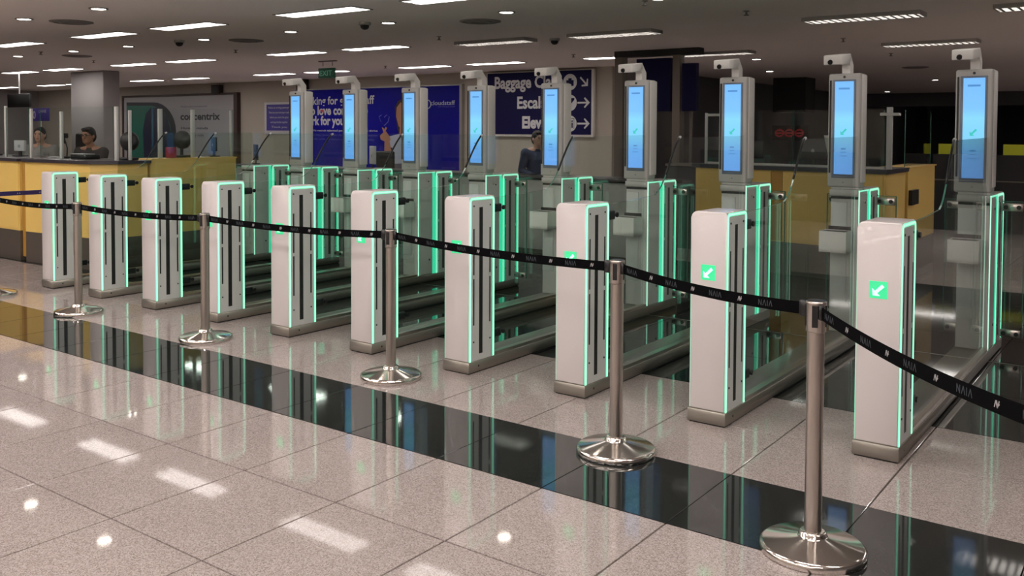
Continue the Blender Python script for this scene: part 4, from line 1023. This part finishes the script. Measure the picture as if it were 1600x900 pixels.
for row, y, src, rn in ((R0, -1.3, ft, 'unseen fill row above the camera'), (R0, -4.0, ft, 'first added fill row behind the camera'), (R0, -6.5, ft, 'second added fill row behind the camera'), (R0, -8.8, ft, 'last added fill row behind the camera'),
                        (R1, 2.27, fn, 'nearest partly visible row'), (R2, 5.83, fp, 'middle row'), (R3, 9.55, fp, 'farthest row'), (R2L, 5.92, fl, 'louvred middle row'), (R3L, 9.55, fl, 'partly unseen louvred farthest row'), ([2.7, 4.6], 7.0, ft, 'added fill pair off to the right'), ([2.7, 4.6], 10.5, ft, 'added fill pair further off to the right'), ([2.2, 4.2], 14.0, ft, 'added fill pair deep in the hall, off to the right'), ([1.6, 4.0], 20.0, ft, 'added fill pair deeper in the hall, off to the right'), ([1.0, 3.6], 27.0, ft, 'added fill pair deepest in the hall, off to the right')):
    for k, x in enumerate(row):
        if src not in used: used.add(src); o = src; o.location = (x, y, ZC)
        else: o = dup(src, (x, y, ZC))
        o['label'] = 'long fluorescent ceiling light, %s from the right in the %s' % (nth(k), rn)
def downlight():
    t = thing('downlight', '', 'downlight', (0, 0, 0), 0, 'round recessed downlights')
    q = MB(); q.lathe([(.075, -.001), (.075, -.012), (.098, -.012), (.100, -.006), (.100, 0)], (0, 0, 0), 24, 'fixture'); q.build('rim', t)
    q = MB(); q.lathe([(0, -.010), (.074, -.010), (.074, -.004)], (0, 0, 0), 24, 'spot'); q.build('lens', t); return t
DL = [(x, 3.42, 'near row') for x in (-3.11, -4.97, -6.76, -8.55, -10.45, -12.42, -14.07, -15.99)] + [(x, .69, 'row above the gates') for x in (-1.5, -3.2, -5.0, -6.8, -8.46, -10.1)] + \
     [(-5.19, 11.25, 'passage beyond the sign'), (-6.21, 14.6, 'passage, further in'), (-6.76, 26.4, 'far end of the hall, left of two'), (-6.93, 33.0, 'far end of the hall, right of two'), (-4.0, 20.0, 'far end of the hall, alone')]
dl0 = downlight()
cnt = {}
for i, (x, y, rn) in enumerate(DL):
    k = cnt.get(rn, 0); cnt[rn] = k + 1
    lb = 'round glowing downlight, %s from the right, %s' % (nth(k), rn) if i < 14 else 'round glowing ceiling downlight, ' + rn
    o = dl0 if i == 0 else dup(dl0, (x, y, ZC)); o.location = (x, y, ZC); o['label'] = lb
def vent():
    t = thing('ceiling_vent', '', 'vent', (0, 0, 0), 0, 'round dark ceiling vents')
    q = MB(); q.lathe([(.25, 0), (.25, -.008), (.20, -.018), (.20, -.008), (.15, -.008), (.15, -.020), (.10, -.020), (.10, -.008), (0, -.008)], (0, 0, 0), 28, 'grille'); q.build('diffuser_rings', t); return t
v0 = vent()
for i, (x, y, lb) in enumerate(((-10.08, 3.88, 'between two downlights above the notice'), (-5.75, 3.94, 'left of the long louvred light'), (-15.01, 3.99, 'at upper left among the downlights'), (-3.35, 15.01, 'above the rightmost kiosk\'s left side'), (-9.94, 1.18, 'at the upper left corner'))):
    o = v0 if i == 0 else dup(v0, (x, y, ZC)); o.location = (x, y, ZC); o['label'] = 'round dark ceiling vent, ' + lb
def sprinkler():
    t = thing('sprinkler', '', 'sprinkler', (0, 0, 0), 0, 'small dark ceiling sprinklers')
    q = MB(); q.lathe([(.035, 0), (.035, -.006), (.012, -.012), (.012, -.04), (.03, -.045), (.03, -.05), (0, -.05)], (0, 0, 0), 14, 'grille'); q.build('head', t); return t
s0 = sprinkler()
for i, (x, y, lb) in enumerate(((-7.35, 5.04, 'right of the dome camera'), (-11.59, 4.83, 'below the dark vent'), (-12.16, 8.93, 'above the third kiosk'), (-7.41, 8.62, 'above the direction sign'), (-2.78, 4.83, 'near the top edge, centre right'), (-2.81, 8.40, 'above the second kiosk from the right'), (-15.80, 4.74, 'at left, by the short light'), (-14.73, 3.20, 'at far left'), (-2.89, 11.28, 'under the dotted louvred light'), (-3.31, 3.51, 'at the top edge'))):
    o = s0 if i == 0 else dup(s0, (x, y, ZC)); o.location = (x, y, ZC); o['label'] = 'small dark ceiling sprinkler, ' + lb
def dome():
    t = thing('dome_camera', '', 'camera', (0, 0, 0), 0, 'dark dome cameras on the ceiling')
    q = MB(); q.lathe([(.075, 0), (.075, -.03), (.06, -.035)], (0, 0, 0), 20, 'fixture'); q.build('housing', t)
    q = MB(); q.lathe([(.058, -.033), (.05, -.065), (.03, -.085), (.001, -.092)], (0, 0, 0), 20, 'black'); q.build('dome', t); return t
m0 = dome()
for i, (x, y, lb) in enumerate(((-7.00, 3.26, 'beside a downlight at upper centre'), (-10.92, 3.33, 'left of a downlight at upper left'), (-6.16, 6.16, 'left of the louvred light at centre'))):
    o = m0 if i == 0 else dup(m0, (x, y, ZC)); o.location = (x, y, ZC); o['label'] = 'dark dome camera on the ceiling, ' + lb
